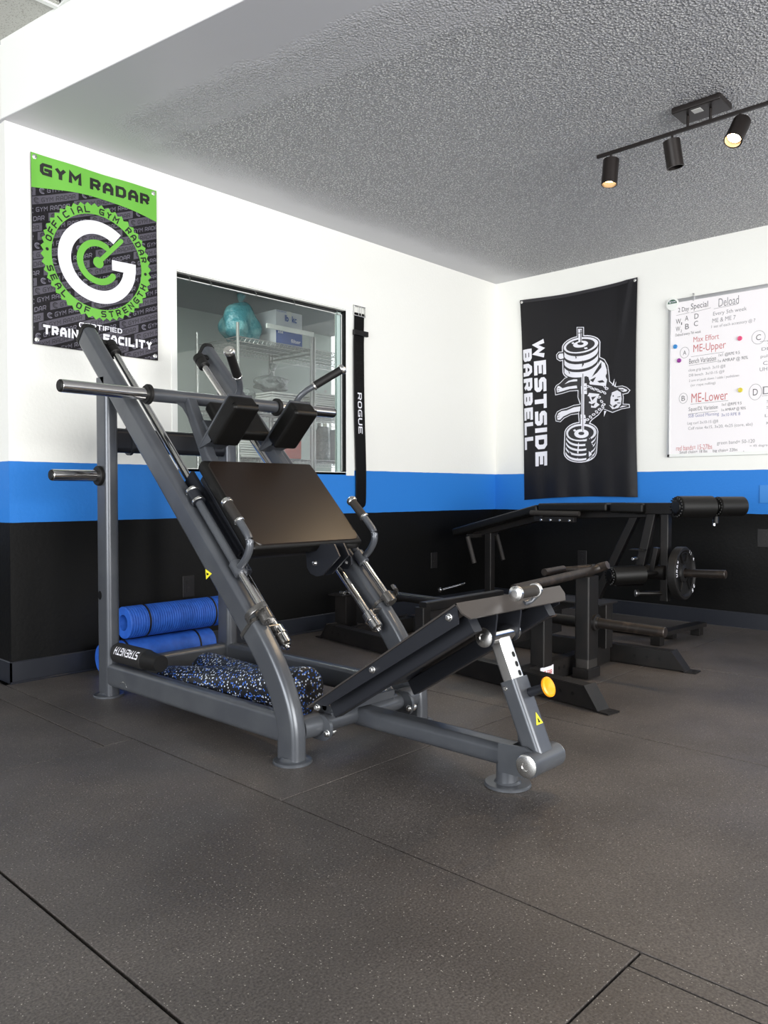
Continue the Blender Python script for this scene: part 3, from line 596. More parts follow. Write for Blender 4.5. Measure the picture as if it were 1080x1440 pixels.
for s in (-1, 1):
    bm = B(); slab(bm, [(CX + .048 * s, p[0], p[1]) for p in [(1.345, .145), (1.25, .150), (1.215, .135), (1.200, .105), (1.215, .072), (1.25, .060), (1.345, .058)]], (.009 * s, 0, 0)); ob('clevis', bm, 'grey', HS)
    bm = B(); lathe(bm, PL_ + XV * .078 * s, XV * s, [(0, .034), (.004, .034), (.007, .028), (.008, .013), (.0055, .011), (.006, .004)], 30); ob('pivot_cap', bm, 'silver', HS)
    bm = B(); lathe(bm, PU + XV * .075 * s, XV * s, [(0, .030), (.004, .030), (.007, .024), (.008, .012), (.0055, .010), (.006, .004)], 30); ob('pivot_cap', bm, 'silver', HS)
    bm = B(); slab(bm, [(CX + .060 * s, p[0], p[1]) for p in [(1.46, .503), (1.412, .438), (1.385, .428), (1.36, .438), (1.352, .47), (1.345, .525), (1.35, .575)]], (.008 * s, 0, 0)); ob('clevis', bm, 'darkgrey', HS)
bm = B(); tube(bm, [PL_ - XV * .078, PL_ + XV * .078], .036, 28); ob('pivot_tube', bm, 'grey', HS)
bm = B(); tube(bm, [PU - XV * .076, PU + XV * .076], .026, 28); ob('pivot_tube', bm, 'chrome', HS)
bm = B(); sweep(bm, [PL_ + sd * .02, PL_ + sd * .245], rr(.078, .062, .014), up=sf); SO = ob('strut_sleeve', bm, 'grey', HS)
bm = B(); sweep(bm, [PL_ + sd * .20, PU - sd * .015], rr(.058, .044, .008), up=sf); SI = ob('strut_bar', bm, 'silver', HS)
for k in (.315, .285, .257):
    c = PL_ + sd * k + sf * .0215 + XV * .010; bm = B(); sweep(bm, [c - sf * .001, c + sf * .0012], rr(.013, .017, .006), up=sd); ob('adjustment_hole', bm, 'black', SI)
c = PL_ + sd * .225; bm = B(); cyl(bm, c - XV * .0385 - sf * .012, c - XV * .0425 - sf * .012, .0075, 14); ob('bolt', bm, 'silver', SO)
kc = PL_ + sd * .193 + sf * .030 + XV * .012
bm = B(); cyl(bm, kc, kc + sf * .055, .0135, bev=.002); KN = ob('pull_pin', bm, 'darkgrey', HS)
bm = B(); lathe(bm, kc + sf * .055, sf, [(0, .010), (.010, .011), (.013, .030), (.019, .030), (.022, .024), (.016, .004)], 24); ob('knob', bm, 'orange', KN, label='round orange knob')
tri_sticker(PL_ + sd * .098 + sf * .0312 + XV * .008, XV, sd, sf, .036, SO)
# foot plate, hinged at the low end
t0, t1 = V((0, 1.335, .590)), V((0, 1.965, .180)); fd = (t1 - t0).normalized(); fn_ = V((0, -fd.z, fd.y)); fn_ = fn_ if fn_.z > 0 else -fn_
bm = B(); slab(bm, [(1.722, *t0.yz), (1.722, *t1.yz), (2.278, *t1.yz), (2.278, *t0.yz)], -fn_ * .005); FP = ob('foot_plate', bm, 'plate', HS)
l1 = V((0, 1.300, .548))
bm = B()
ld = (l1 - t0)
slab(bm, [(1.722, *t0.yz), (2.278, *t0.yz), (2.278, *(t0 + ld * .55).yz), (2.255, *l1.yz), (1.745, *l1.yz), (1.722, *(t0 + ld * .6).yz)], V((0, .0035, -.0035))); ob('plate_lip', bm, 'plate', HS)
for xx in (1.728, 2.268):      # folded sides
    bm = B(); slab(bm, [yz(xx, (t0 - fn_ * .002).yz), yz(xx, (t1 - fn_ * .002 - fd * .03).yz), yz(xx, (t1 - fn_ * .035 - fd * .09).yz), yz(xx, (t0 - fn_ * .052 + fd * .03).yz)], (.005, 0, 0)); ob('plate_flange', bm, 'darkgrey', HS)
for xx in (1.80, 2.20):
    a_, b_ = t0 - fn_ * .055 + fd * .03, t1 - fn_ * .042 - fd * .05
    bm = B(); sweep(bm, [yz(xx, a_.yz), yz(xx, b_.yz)], rr(.04, .058, .006), up=fn_); ob('plate_bearer', bm, 'darkgrey', HS)
for k in (.045, .40, .70):
    c = t0 + fd * k - fn_ * .022; bm = B(); lathe(bm, (1.728, c.y, c.z), (-1, 0, 0), [(0, .011), (.004, .011), (.0045, .008), (.012, .008), (.014, .005)], 12); ob('bolt', bm, 'silver', HS)
for s in (-1, 1):
    hp_ = V((CX + .134 * s, 2.0, .150))
    bm = B(); slab(bm, [(hp_.x + .02 * s, p[0], p[1]) for p in [(2.03, .10), (2.03, .155), (2.01, .172), (1.985, .172), (1.965, .155), (1.96, .10)]], (.008 * s, 0, 0)); ob('hinge_lug', bm, 'grey', HS)
    bm = B(); cyl(bm, hp_ - XV * .028, hp_ + XV * .032, .0145, bev=.003); ob('hinge_pin', bm, 'silver', HS)
bm = B(); slab(bm, [(1.87, 1.95, .138), (2.14, 1.95, .138), (2.14, 1.945, .165), (1.87, 1.945, .165)], (0, .006, .001)); obox(bm, V((CX, 1.975, .136)), XV, V((0, 1, 0)), V((0, 0, 1)), (.34, .04, .008), .002); ob('hinge_strip', bm, 'grey', HS)
bm = B(); slab(bm, [(1.93, 1.90, .205), (2.23, 1.90, .205), (2.23, 1.83, .262), (1.93, 1.83, .262)], (0, .004, .004)); ob('underside_plate', bm, 'darkgrey', HS)
# grip roller on the lip
rc = V((CX - .005, 1.283, .600))
bm = B(); tube(bm, [rc - XV * .052, rc + XV * .048], .0175, 28); RO = ob('grip_roller', bm, 'gripfoam', HS)
bm = B(); lathe(bm, rc - XV * .062, XV, [(0, .008), (.001, .016), (.004, .0225), (.016, .0225), (.018, .018)], 30); ob('end_cap', bm, 'silver', RO)
bm = B(); lathe(bm, rc + XV * .045, XV, [(0, .018), (.002, .0225), (.012, .0225), (.014, .016)], 30); ob('end_cap', bm, 'silver', RO)
bm = B(); tube(bm, [rc + XV * .055, rc + V((.070, .004, -.004)), rc + V((.074, .012, -.022)), rc + V((.060, .022, -.036)), rc + V((.030, .026, -.040))], .0075, 12); ob('roller_bracket', bm, 'grey', HS)

# ---------------------------------------------------------------- rolled mats, foam rollers, pad
def rolled(name, label, xa, xb, y, z, r, yaw, ribs=True):
    t = thing(name, label, 'mat', ((xa + xb) / 2, y, 0), 'rolled blue exercise mats')
    bm = B(); L = xb - xa; n = int(L / .0135); prof = []
    if ribs:
        for k in range(n):
            q = k * L / n; prof += [(q, r - .0045), (q + .0022, r), (q + .0100, r), (q + .0122, r - .0045)]
    else: prof = [(0, r - .004), (.004, r), (L - .004, r), (L, r - .004)]
    d = V((math.cos(yaw), math.sin(yaw), 0)); a = V((xa, y, z)); A_, B_ = frame(d); N = 40
    prof = [(0, r * .5), (.0005, r - .004)] + prof + [(L, r - .004), (L, r * .5), (L - .05, r * .46), (.05, r * .46), (0, r * .5)]
    lathe(bm, a, d, prof, N, caps=False); ob('foam', bm, 'blue_mat', t, smooth=30)
    for k in (.17, .83):
        bm = B(); c = a + d * (L * k); pts = [c + (A_ * math.cos(q * math.pi / 20) + B_ * math.sin(q * math.pi / 20)) * (r + .0012) for q in range(41)]
        for p, q in zip(pts, pts[1:]): pass
        lathe(bm, c, d, [(0, r - .001), (0, r + .003), (.009, r + .003), (.009, r - .001)], N, caps=False); ob('strap', bm, 'rubber', t)
    return t
rolled('exercise_mat', 'upper rolled blue ribbed exercise mat lying behind the hack squat posts', 1.955, 2.55, 3.60, .246, .080, .0, True)
rolled('exercise_mat', 'lower rolled blue mat on the floor, under the ribbed one', 1.845, 2.46, 3.605, .081, .077, .0, False)
def roller(label, a, b, r=.075):
    t = thing('foam_roller', label, 'foam roller', ((a[0] + b[0]) / 2, (a[1] + b[1]) / 2, 0), 'speckled foam rollers inside the frame')
    a, b = V(a), V(b); L = (b - a).length
    bm = B(); lathe(bm, a, b - a, [(0, .012), (0, r - .010), (.004, r - .003), (.012, r), (L - .012, r), (L - .004, r - .003), (L, r - .010), (L, .012)], 44); ob('foam', bm, 'speck', t)
    bm = B(); d = (b - a).normalized(); lathe(bm, b + d * .0002, d, [(0, .013), (.001, .012), (.0012, .004)], 20); ob('end_mark', bm, 'rubber', t)
roller('black foam roller with white and blue specks, nearer one against the side beam', (1.806, 2.955, .0775), (1.806, 2.045, .2145))
roller('black foam roller with blue specks, farther one behind the other roller', (2.020, 2.985, .0885), (1.985, 2.300, .0885), .088)
SP_ = thing('foam_pad', 'black foam sleeve with upside-down STRENGTH lettering resting on the side beam', 'foam pad', (1.76, 3.1, .1))
a_, b_ = V((1.700, 3.170, .1965)), V((1.708, 2.80, .1965)); dd = (b_ - a_).normalized()
bm = B(); lathe(bm, a_, dd, [(0, .012), (0, .040), (.004, .0435), (.225, .0435), (.229, .041)], 36); PD = ob('sleeve', bm, 'sleevefoam', SP_)
bm = B(); lathe(bm, a_ + dd * .229, dd, [(0, .041), (.05, .036), (.10, .0335)], 36); ob('neck', bm, 'rubber', SP_)
bm = B(); sidev = V((-1, 0, 0))
def on_pad(u, v):      # letters wrap round the sleeve, upside down
    al = math.radians(52) - (v / .0435); q = a_ + dd * (.218 - u)
    return q + V((-math.cos(al), 0, math.sin(al))) * .0441
put_text(bm, 'STRENGTH', lambda u, v: V((u, v, 0)), .185, .034, .17, 1.0, .012)
drape(bm, lambda u, v, k: on_pad(u, v), .005, .25, .05)
ob('lettering', bm, 'white', SP_)

# ================================================================ BELT SQUAT MACHINE (black, low)
BS = thing('belt_squat_machine', 'low black steel lever machine with two foot platforms and handle bars', 'gym machine', (3.4, 2.4, 0))
def flatbeam(name, a, b, wd=.07, h=.09, z=.005, bevel_a=False, bevel_b=False, par=BS):
    """floor beam from a to b, its end cut on a slope with a bolt flange"""
    a, b = V((*a, 0)), V((*b, 0)); d = (b - a).normalized(); nn = V((-d.y, d.x, 0)); L = (b - a).length; cut = .07
    pr = [(0 if not bevel_a else 0, z), (L, z), (L - (cut if bevel_b else 0), z + h), ((cut if bevel_a else 0), z + h)]
    bm = B(); slab(bm, [a + d * u - nn * wd / 2 + V((0, 0, v)) for u, v in pr], nn * wd); bmesh.ops.bevel(bm, geom=list(bm.edges), offset=.003, segments=2, affect='EDGES'); o = ob(name, bm, 'blacksteel', par)
    for e, on, s in ((a, bevel_a, -1), (b, bevel_b, 1)):
        if on:
            bm = B(); q = e; slab(bm, [q - d * s * cut - nn * (wd / 2 + .004) + V((0, 0, z + h + .004)), q - nn * (wd / 2 + .004) + V((0, 0, .006)), q + d * s * .05 - nn * (wd / 2 + .004) + V((0, 0, .006)), q + d * s * .05 - nn * (wd / 2 + .004), q - d * s * .004 - nn * (wd / 2 + .004) + V((0, 0, 0)), q - d * s * (cut + .004) - nn * (wd / 2 + .004) + V((0, 0, z + h - .003))], nn * (wd + .008)); ob('end_flange', bm, 'blacksteel', o)
            bm = B(); cyl(bm, q + d * s * .03 + V((0, 0, .006)), q + d * s * .03 + V((0, 0, .0065)), .009, 14, .0001); ob('bolt_hole', bm, 'black', o)
            for k in range(3):
                c = q - d * s * (.13 + .065 * k) - nn * (wd / 2) + V((0, 0, .052)); bm = B(); cyl(bm, c + nn * .002, c - nn * .0006, .0085, 14, .0001); ob('pin_hole', bm, 'black', o)
    return o
flatbeam('base_beam', (3.27, 3.55), (2.945, 1.52), bevel_a=True, bevel_b=True)
flatbeam('base_beam', (3.80, 3.45), (3.885, 1.55), bevel_a=True, bevel_b=True)
flatbeam('cross_beam', (3.04, 1.965), (3.82, 1.965), wd=.06)
flatbeam('cross_beam', (3.27, 3.30), (3.80, 3.30), wd=.06)
flatbeam('cross_beam', (3.13, 2.62), (3.82, 2.62), wd=.05, h=.06)
bm = B(); sweep(bm, [(3.43, 1.862, .095), (3.43, 1.862, .492)], rr(.100, .075, .008), up=V((0, 1, 0))); UP_ = ob('upright', bm, 'blacksteel', BS)
bm = B(); sweep(bm, [(3.43, 1.862, .0), (3.43, 1.862, .095)], rr(.094, .069, .008), up=V((0, 1, 0))); ob('upright_foot', bm, mat('bare_scuffed_steel', srgb(70, 68, 66), .35, .6), UP_)
bm = B(); box(bm, 3.372, 3.488, 1.818, 1.906, .004, .052, .004); ob('upright_shoe', bm, 'blacksteel', UP_)
# weight peg and collar
bm = B(); cyl(bm, (3.44, 1.83, .27), (3.44, 1.475, .264), .0245, bev=.003); WP = ob('weight_peg', bm, 'wornsteel', BS)
bm = B(); lathe(bm, (3.44, 1.826, .27), (0, -1, 0), [(0, .040), (.016, .040), (.018, .030), (.028, .028)], 28); ob('collar', bm, 'blacksteel', WP)
bm = B(); sweep(bm, [(3.43, 3.38, .285), (3.43, 1.90, .265)], circ(.026), up=V((0, 0, 1))); ob('lever_arm', bm, 'blacksteel', BS)
bm = B(); sweep(bm, [(3.43, 3.36, .095), (3.43, 3.36, .33)], rr(.08, .08, .006)); ob('pivot_post', bm, 'blacksteel', BS)
# handle bars
bm = B(); sweep(bm, [(2.80, 1.86, .486), (3.46, 1.862, .512), (3.50, 1.83, .53), (3.50, 1.79, .545)], circ(.020, 18), up=V((.1, .2, 1))); HB = ob('handle_bar', bm, 'wornsteel', BS)
bm = B(); sweep(bm, [(3.30, 2.02, .508), (3.48, 2.02, .512)], circ(.017, 18), up=V((.1, .2, 1))); ob('handle_bar', bm, 'wornsteel', BS)
bm = B(); sweep(bm, [(3.62, 2.09, .492), (3.70, 1.97, .50), (3.47, 1.862, .505)], circ(.016, 18), up=V((.1, .2, 1))); ob('handle_bar', bm, 'wornsteel', BS)
# foot platforms
for x_a, x_b, yy in ((2.90, 3.19, 1.885), (3.60, 3.80, 1.885)):
    bm = B(); box(bm, x_a, x_b, yy, yy + .30, .322, .332, .002); ob('foot_platform', bm, 'brownplate' if x_a < 3 else 'blacksteel', BS)
for xx in (3.155, 3.755):
    bm = B(); sweep(bm, [(xx, 1.945, .09), (xx, 1.945, .322)], rr(.075, .075, .006), up=V((0, 1, 0))); ob('platform_post', bm, 'blacksteel', BS)
for xx in (3.10, 3.80):
    bm = B(); sweep(bm, [(xx, 2.62, .06), (xx, 2.62, .30)], rr(.06, .06, .006), up=V((0, 1, 0))); ob('platform_post', bm, 'blacksteel', BS)
bm = B(); sweep(bm, [(3.16, 2.16, .30), (3.80, 2.16, .30)], rr(.05, .05, .006)); ob('cross_bar', bm, 'blacksteel', BS)
bm = B(); sweep(bm, [(3.10, 2.62, .30), (3.80, 2.62, .30)], rr(.05, .05, .006)); ob('cross_bar', bm, 'blacksteel', BS)
bm = B(); box(bm, 3.30, 3.76, 2.19, 2.198, .14, .26, .002); PN = ob('logo_panel', bm, 'blacksteel', BS)
bm = B(); put_text(bm, 'SEI', lambda u, v: V((3.45 + u, 2.1885, .19 + v)), .10, .042, .2); ob('logo', bm, 'wornsteel', PN)
bm = B(); slab(bm, [(3.04, 1.75, .0965), (3.018, 1.60, .0965), (2.98, 1.70, .0965)], (0, 0, .0008)); 
bm.free()
bm = B(); box(bm, 3.13, 3.245, 1.933, 1.934, .022, .082); ST = ob('warning_label', bm, 'white', BS, label='white and red warning label')
bm = B(); put_text(bm, 'CLEAR', lambda u, v: V((3.16 + u, 1.9325, .040 + v)), .072, .022, .2); ob('lettering', bm, 'red', ST)
for xx in (3.30, 3.345): bm = B(); cyl(bm, (xx, 1.936, .055), (xx, 1.9335, .055), .0085, 14, .0001); ob('pin_hole', bm, 'black', BS)
# pivot block with bolts at the far end
bm = B(); box(bm, 3.40, 3.50, 3.50, 3.60, .0, .245, .004); PV = ob('pivot_block', bm, 'blacksteel', BS)
for k in range(3): bm = B(); cyl(bm, (3.39 + .05 * k, 3.50, .265), (3.39 + .05 * k, 3.54, .265), .012, 12); ob('bolt', bm, 'silver', PV)
bm = B(); box(bm, 3.36, 3.53, 3.49, 3.62, .246, .256, .002); ob('top_plate', bm, 'blacksteel', PV)

# ================================================================ LEG CURL / HYPER MACHINE (black, tall)
LC = thing('leg_curl_machine', 'tall black machine with flat and sloping pads and big round rollers', 'gym machine', (4.6, 2.5, 0))
def pad(a, b, wx_, th, name='pad', m='vinyl', bev=.014):
    a, b = V(a), V(b); d = (b - a).normalized(); nn = V((0, -d.z, d.y)); nn = nn if nn.z > 0 else -nn
    bm = B(); obox(bm, (a + b) / 2 - nn * th / 2, XV, d, nn, (wx_, (b - a).length, th), bev, 3); return ob(name, bm, m, LC)
lx = 4.68
pad((lx, 3.56, .625), (lx, 2.84, .812), .30, .055, 'sloping_pad')
pad((lx, 2.83, .820), (lx, 2.33, .828), .30, .055, 'flat_pad')
pad((lx, 2.31, .828), (lx, 2.09, .826), .30, .060, 'short_pad')
bm = B(); sweep(bm, [(lx, 3.45, .59), (lx, 2.82, .745), (lx, 1.93, .775)], rr(.06, .06, .006), up=V((0, 0, 1))); ob('top_beam', bm, 'blacksteel', LC)
bm = B(); sweep(bm, [(4.60, 2.16, .795), (4.56, 1.70, .800)], rr(.045, .07, .006)); ob('head_beam', bm, 'blacksteel', LC)
def leg(name, a, b, pr=rr(.055, .055, .006), par=LC, up=V((1, 0, 0))):
    bm = B(); sweep(bm, [a, b], pr, up=up); return ob(name, bm, 'blacksteel', par)
leg('slanted_arm', (4.60, 2.06, .77), (4.60, 2.15, .36), rr(.055, .05, .006))
leg('upright', (4.62, 1.985, .77), (4.62, 1.985, .24), rr(.05, .055, .006))
leg('rear_upright', (lx, 3.32, .60), (lx, 3.32, .02))
leg('slanted_brace', (lx, 2.20, .76), (lx, 2.55, .04), rr(.05, .05, .006))
bm = B(); sweep(bm, [(lx, 3.5, .035), (lx, 1.95, .035)], rr(.06, .06, .006)); ob('base_beam', bm, 'blacksteel', LC)
bm = B(); slab(bm, [(4.40, 1.98, .055), (4.95, 1.93, .055), (4.95, 1.86, .055), (4.40, 1.91, .055)], (0, 0, .025)); ob('base_foot', bm, 'blacksteel', LC)
for xx in (4.43, 4.92): bm = B(); box(bm, xx - .03, xx + .03, 1.88 + (4.92 - xx) * .08, 1.94 + (4.92 - xx) * .08, 0, .057, .003); ob('foot_block', bm, 'blacksteel', LC)
bm = B(); box(bm, 4.3, 5.05, 3.28, 3.36, 0, .05, .003); ob('rear_foot', bm, 'blacksteel', LC)
def big_roller(a, b, r, lab=None):
    a, b = V(a), V(b); L = (b - a).length
    bm = B(); lathe(bm, a, b - a, [(0, r * .55), (.002, r - .012), (.010, r), (L - .010, r), (L - .002, r - .012), (L, r * .55)], 36); o = ob('roller', bm, 'vinyl', LC)
    bm = B(); d = (b - a).normalized(); A_, B_ = frame(d)
    lathe(bm, a, d * -1, [(0, r * .62), (.006, r * .60), (.008, r * .5)], 28)
    for k in range(18):
        q = 2 * math.pi * k / 18; c = a + (A_ * math.cos(q) + B_ * math.sin(q)) * r * .86; obox(bm, c - d * .003, A_, B_, d, (.008, .008, .006))
    ob('roller_end', bm, 'black', o); return o
big_roller((4.35, 1.81, .812), (4.55, 1.685, .812), .062)
big_roller((4.57, 1.672, .814), (4.73, 1.575, .814), .056)
big_roller((4.27, 2.17, .403), (4.46, 2.05, .408), .056)
big_roller((4.72, 2.36, .34), (4.80, 2.2, .35), .055)
leg('roller_axle', (4.36, 1.803, .812), (4.74, 1.568, .812), circ(.012, 12), up=V((0, 0, 1)))
leg('roller_axle', (4.28, 2.163, .403), (4.60, 1.99, .41), circ(.012, 12), up=V((0, 0, 1)))
# plate holder and adjusters
bm = B(); cyl(bm, (4.62, 1.98, .410), (4.62, 1.63, .424), .0245, bev=.003); ob('weight_peg', bm, 'wornsteel', LC)
bm = B(); cyl(bm, (4.60, 2.10, .41), (4.60, 1.97, .41), .045, bev=.006); ob('pivot_hub', bm, 'blacksteel', LC)
leg('cam_arm', (4.58, 2.05, .40), (4.58, 2.02, .56), rr(.03, .05, .004))
for (p, q) in (((4.56, 2.20, .355), (4.56, 2.12, .365)), ((4.56, 2.14, .49), (4.5, 2.14, .49)), ((4.62, 1.70, .735), (4.62, 1.70, .70))):
    bm = B(); cyl(bm, p, q, .009, 12); o = ob('pull_pin', bm, 'silver', LC)
bm = B(); obox(bm, V((4.56, 2.13, .545)), XV, V((0, 1, 0)), V((0, 0, 1)), (.075, .09, .007), .002); ob('stop_plate', bm, 'blacksteel', LC)
bm = B(); cyl(bm, (4.62, 1.69, .76), (4.62, 1.69, .715), .016); ob('adjuster', bm, 'black', LC)
bm = B(); tube(bm, [(4.50, 2.10, .285), (4.62, 1.98, .285)], .012); lathe(bm, (4.50, 2.10, .285), (-.7, .7, 0), [(0, .012), (.001, .022), (.016, .022), (.017, .015)], 20); ob('band_peg', bm, 'blacksteel', LC)
bm = B(); lathe(bm, (4.488, 2.112, .285), (-.7, .7, 0), [(0, .021), (.002, .021), (.003, .010)], 20); ob('band_peg_cap', bm, 'alu', LC)
# side handles under the pads
for (p, q) in (((4.50, 2.86, .757), (4.50, 2.50, .757)), ((4.50, 3.385, .575), (4.50, 3.325, .39)), ((4.86, 3.385, .575), (4.86, 3.325, .39))):
    bm = B(); tube(bm, [p, q], .0165); ob('handle', bm, 'gripfoam', LC)
leg('handle_mount', (4.5, 2.78, .74), (4.68, 2.78, .74), rr(.02, .03, .003), up=V((0, 0, 1))); leg('handle_mount', (4.5, 3.385, .58), (4.86, 3.385, .58), rr(.02, .03, .003), up=V((0, 0, 1)))
bm = B(); box(bm, 4.52, 4.56, 2.55, 2.85, .70, .735, .004); AR = ob('adjuster_rack', bm, 'blacksteel', LC)
for k in range(4): bm = B(); cyl(bm, (4.512, 2.58 + .07 * k, .712), (4.522, 2.58 + .07 * k, .712), .008, 10); ob('bolt', bm, 'silver', AR)
bm = B(); tube(bm, [(4.42, 3.55, .19), (4.62, 3.50, .22)], .008); lathe(bm, (4.41, 3.553, .189), (-1, .1, 0), [(0, .012), (.01, .018), (.02, .016), (.026, .006)], 16); ob('pop_pin', bm, 'chrome', LC)
# weight plate hung on the peg
WPc = V((4.62, 1.885, .413))
PLT = thing('weight_plate', 'round black rubber weight plate reading 11.4 and 25, hung on the peg', 'weight plate', tuple(WPc))
n_ = V((0, -1, .04)).normalized(); A_ = V((1, 0, 0)); B_ = V((0, .04, 1)).normalized(); R_ = .158
bm = B(); lathe(bm, WPc - n_ * .028, n_, [(0, .03), (0, R_ - .006), (.006, R_), (.046, R_), (.052, R_ - .005), (.054, R_ - .018), (.046, R_ - .028), (.036, R_ - .032), (.036, .056), (.046, .050), (.050, .030), (0, .03)], 56, caps=False); ob('disc', bm, 'rubber', PLT)
for k in range(3):
    q0 = math.radians(90 + 120 * k)
    bm = B(); pts = []
    for j in range(9): q = q0 + math.radians(-24 + 6 * j); pts.append(WPc + n_ * .0085 + (A_ * math.cos(q) + B_ * math.sin(q)) * (R_ - .036))
    for j in range(7): q = q0 + math.radians(18 - 6 * j); pts.append(WPc + n_ * .0085 + (A_ * math.cos(q) + B_ * math.sin(q)) * .066)
    slab(bm, pts, n_ * .0015); ob('grip_opening', bm, 'black', PLT)
    bm = B(); sweep(bm, [p + n_ * .006 for p in pts] + [pts[0] + n_ * .006], rr(.006, .012, .002, 2), up=n_); ob('opening_rim', bm, 'rubber', PLT)
def arc_text(bm, body, R0, h, qc, step, bold, flip=False, fn=None):
    n = len(body)
    for i, ch in enumerate(body):
        if ch == ' ': continue
        q = qc + (-1 if not flip else 1) * (i - (n - 1) / 2) * step; vs, fs, W, H = text2d(ch, bold); w_ = W * h; hh = h
        er = V((math.cos(q), math.sin(q))); et = V((math.sin(q), -math.cos(q))) * (1 if not flip else -1); eu = er if not flip else -er
        base = er * (R0 if not flip else R0 + h)
        nv = [bm.verts.new(fn(*(base + et * (x / W * w_ - w_ / 2) + eu * (y / H * hh)))) for x, y in vs]
        for f in fs:
            try: bm.faces.new([nv[j] for j in f])
            except ValueError: pass
pf = lambda u, v: WPc + n_ * .0272 + A_ * u + B_ * v
bm = B(); arc_text(bm, 'URAX', .128, .020, math.radians(165), math.radians(11), .2, fn=pf); arc_text(bm, '11.4', .128, .020, math.radians(50), math.radians(10), .2, fn=pf); arc_text(bm, '25', .128, .020, math.radians(-45), math.radians(14), .2, fn=pf); ob('lettering', bm, 'white', PLT)

# ================================================================ GYM RADAR BANNER
BX, BZ, BW, BH = 1.59, 1.597, .66, .898
GB = thing('banner', 'green and charcoal GYM RADAR banner pinned high on the left wall', 'banner', (BX + BW / 2, WY, BZ))
def bsurf(u, v, k=0.0):
    sagg = .004 * math.sin(v * 9) * math.sin(u * 4.7) + .003 * math.sin(u * 21 + v * 4) + .0025 * math.exp(-((u - .03) / .03) ** 2) * math.sin(v * 14)
    zz = BZ + v + .012 * (u / BW) * (0) - .004 * math.sin(math.pi * u / BW) * (v / BH)
    return V((BX + u, WY - .012 - sagg - k, zz))
def sheet(fn, wd, h, nu, nv, th=.0012, r=0.012):
    bm = B(); gr = [[bm.verts.new(fn(wd * i / nu, h * j / nv, 0)) for j in range(nv + 1)] for i in range(nu + 1)]
    for i in range(nu):
        for j in range(nv): bm.faces.new((gr[i][j], gr[i + 1][j], gr[i + 1][j + 1], gr[i][j + 1]))
    bmesh.ops.solidify(bm, geom=list(bm.faces), thickness=th); return bm
ob('cloth', sheet(bsurf, BW, BH, 33, 45), 'charcoal', GB, smooth=60)
def prints(name, m, layer, build, parent, fn, step=.03, um=1.1, vm=1.7, label=None):
    bm = B(); build(bm); 
    for v in bm.verts: v.co.z = layer * 1.6
    drape(bm, fn, step, um, vm); return ob(name, bm, m, parent, smooth=60, label=label)
def inside(u, v): return .004 < u < BW - .004 and .004 < v < BH - .004
def clipb(bm, fu=.003, v1=None):
    for co, no in (((fu, 0, 0), (-1, 0, 0)), ((BW - fu, 0, 0), (1, 0, 0)), ((0, fu, 0), (0, -1, 0)), ((0, v1 or BH - fu, 0), (0, 1, 0))):
        bmesh.ops.bisect_plane(bm, geom=list(bm.verts) + list(bm.edges) + list(bm.faces), plane_co=co, plane_no=no, clear_outer=True, dist=1e-6)
SL = .38
def strips(bm):
    for j in range(-8, 22):
        for i in range(-1, 3):
            if (i + j) % 2: continue
            u0 = i * .235 - .03 + (j % 5) * .028; v0 = j * .0425
            poly2(bm, [(u0, v0 + SL * u0 - .03), (u0 + .23, v0 + SL * (u0 + .23) - .03), (u0 + .23, v0 + .038 + SL * (u0 + .23) - .03), (u0, v0 + .038 + SL * u0 - .03)])
    clipb(bm, v1=.777)
prints('pattern_strips', 'greyprint', .0006, strips, GB, bsurf, .02)
def ptext(par):
    def f(bm):
        for j in range(-8, 22):
            for i in range(-1, 3):
                if (i + j) % 2 != par: continue
                u0 = i * .235 - .03 + (j % 5) * .028; v0 = j * .0425
                fn = lambda u, v: V((u0 + .05 + u, v0 + .006 + v + SL * (u0 + .05 + u) - .03, 0))
                put_text(bm, 'GYM RADAR', fn, .165, .022, .15)
                c = (u0 + .027, v0 + .0175 + SL * (u0 + .027) - .03)
                ring_(bm, c, .0145, .0095, 40, 320, 12); ring_(bm, c, .0070, .0045, 40, 320, 8)
        clipb(bm, v1=.777)
    return f
def ring_(bm, c, r1, r0, a0, a1, n=48):
    for k in range(n):
        q, q2 = math.radians(a0 + (a1 - a0) * k / n), math.radians(a0 + (a1 - a0) * (k + 1) / n)
        poly2(bm, [(c[0] + r0 * math.cos(q), c[1] + r0 * math.sin(q)), (c[0] + r1 * math.cos(q), c[1] + r1 * math.sin(q)), (c[0] + r1 * math.cos(q2), c[1] + r1 * math.sin(q2)), (c[0] + r0 * math.cos(q2), c[1] + r0 * math.sin(q2))])
prints('pattern_lettering', 'charcoal', .0010, ptext(0), GB, bsurf, .02)
prints('pattern_lettering', 'greyprint2', .0010, ptext(1), GB, bsurf, .02)
def header(bm):
    n = 24; low = [(BW * k / n, .733 + .040 * math.sin(math.pi * k / n)) for k in range(n + 1)]
    for a, b in zip(low, low[1:]): poly2(bm, [a, b, (b[0], BH - .001), (a[0], BH - .001)])
prints('header', 'green', .0014, header, GB, bsurf, .02)
for wd_, u0_, ww_ in (('GYM', 0, .2006), ('RADAR', .2447, .3303)):
    prints('title', 'ink', .0020, lambda bm: put_text(bm, wd_, lambda u, v: V((.042 + u0_ + u, .806 + v, 0)), ww_, .056, .26), GB, bsurf, .02)
SCn = (.330, .452)
def seal(bm):
    N = 48
    for k in range(N):
        q, qm, q2 = [2 * math.pi * (k + t) / N for t in (0, .5, 1)]
        P = lambda r, a: (SCn[0] + r * math.cos(a), SCn[1] + r * math.sin(a))
        poly2(bm, [P(.236, q), P(.276, q), P(.291, qm), P(.236, qm)]); poly2(bm, [P(.236, qm), P(.291, qm), P(.276, q2), P(.236, q2)])
prints('seal_ring', 'green', .0014, seal, GB, bsurf, .02)
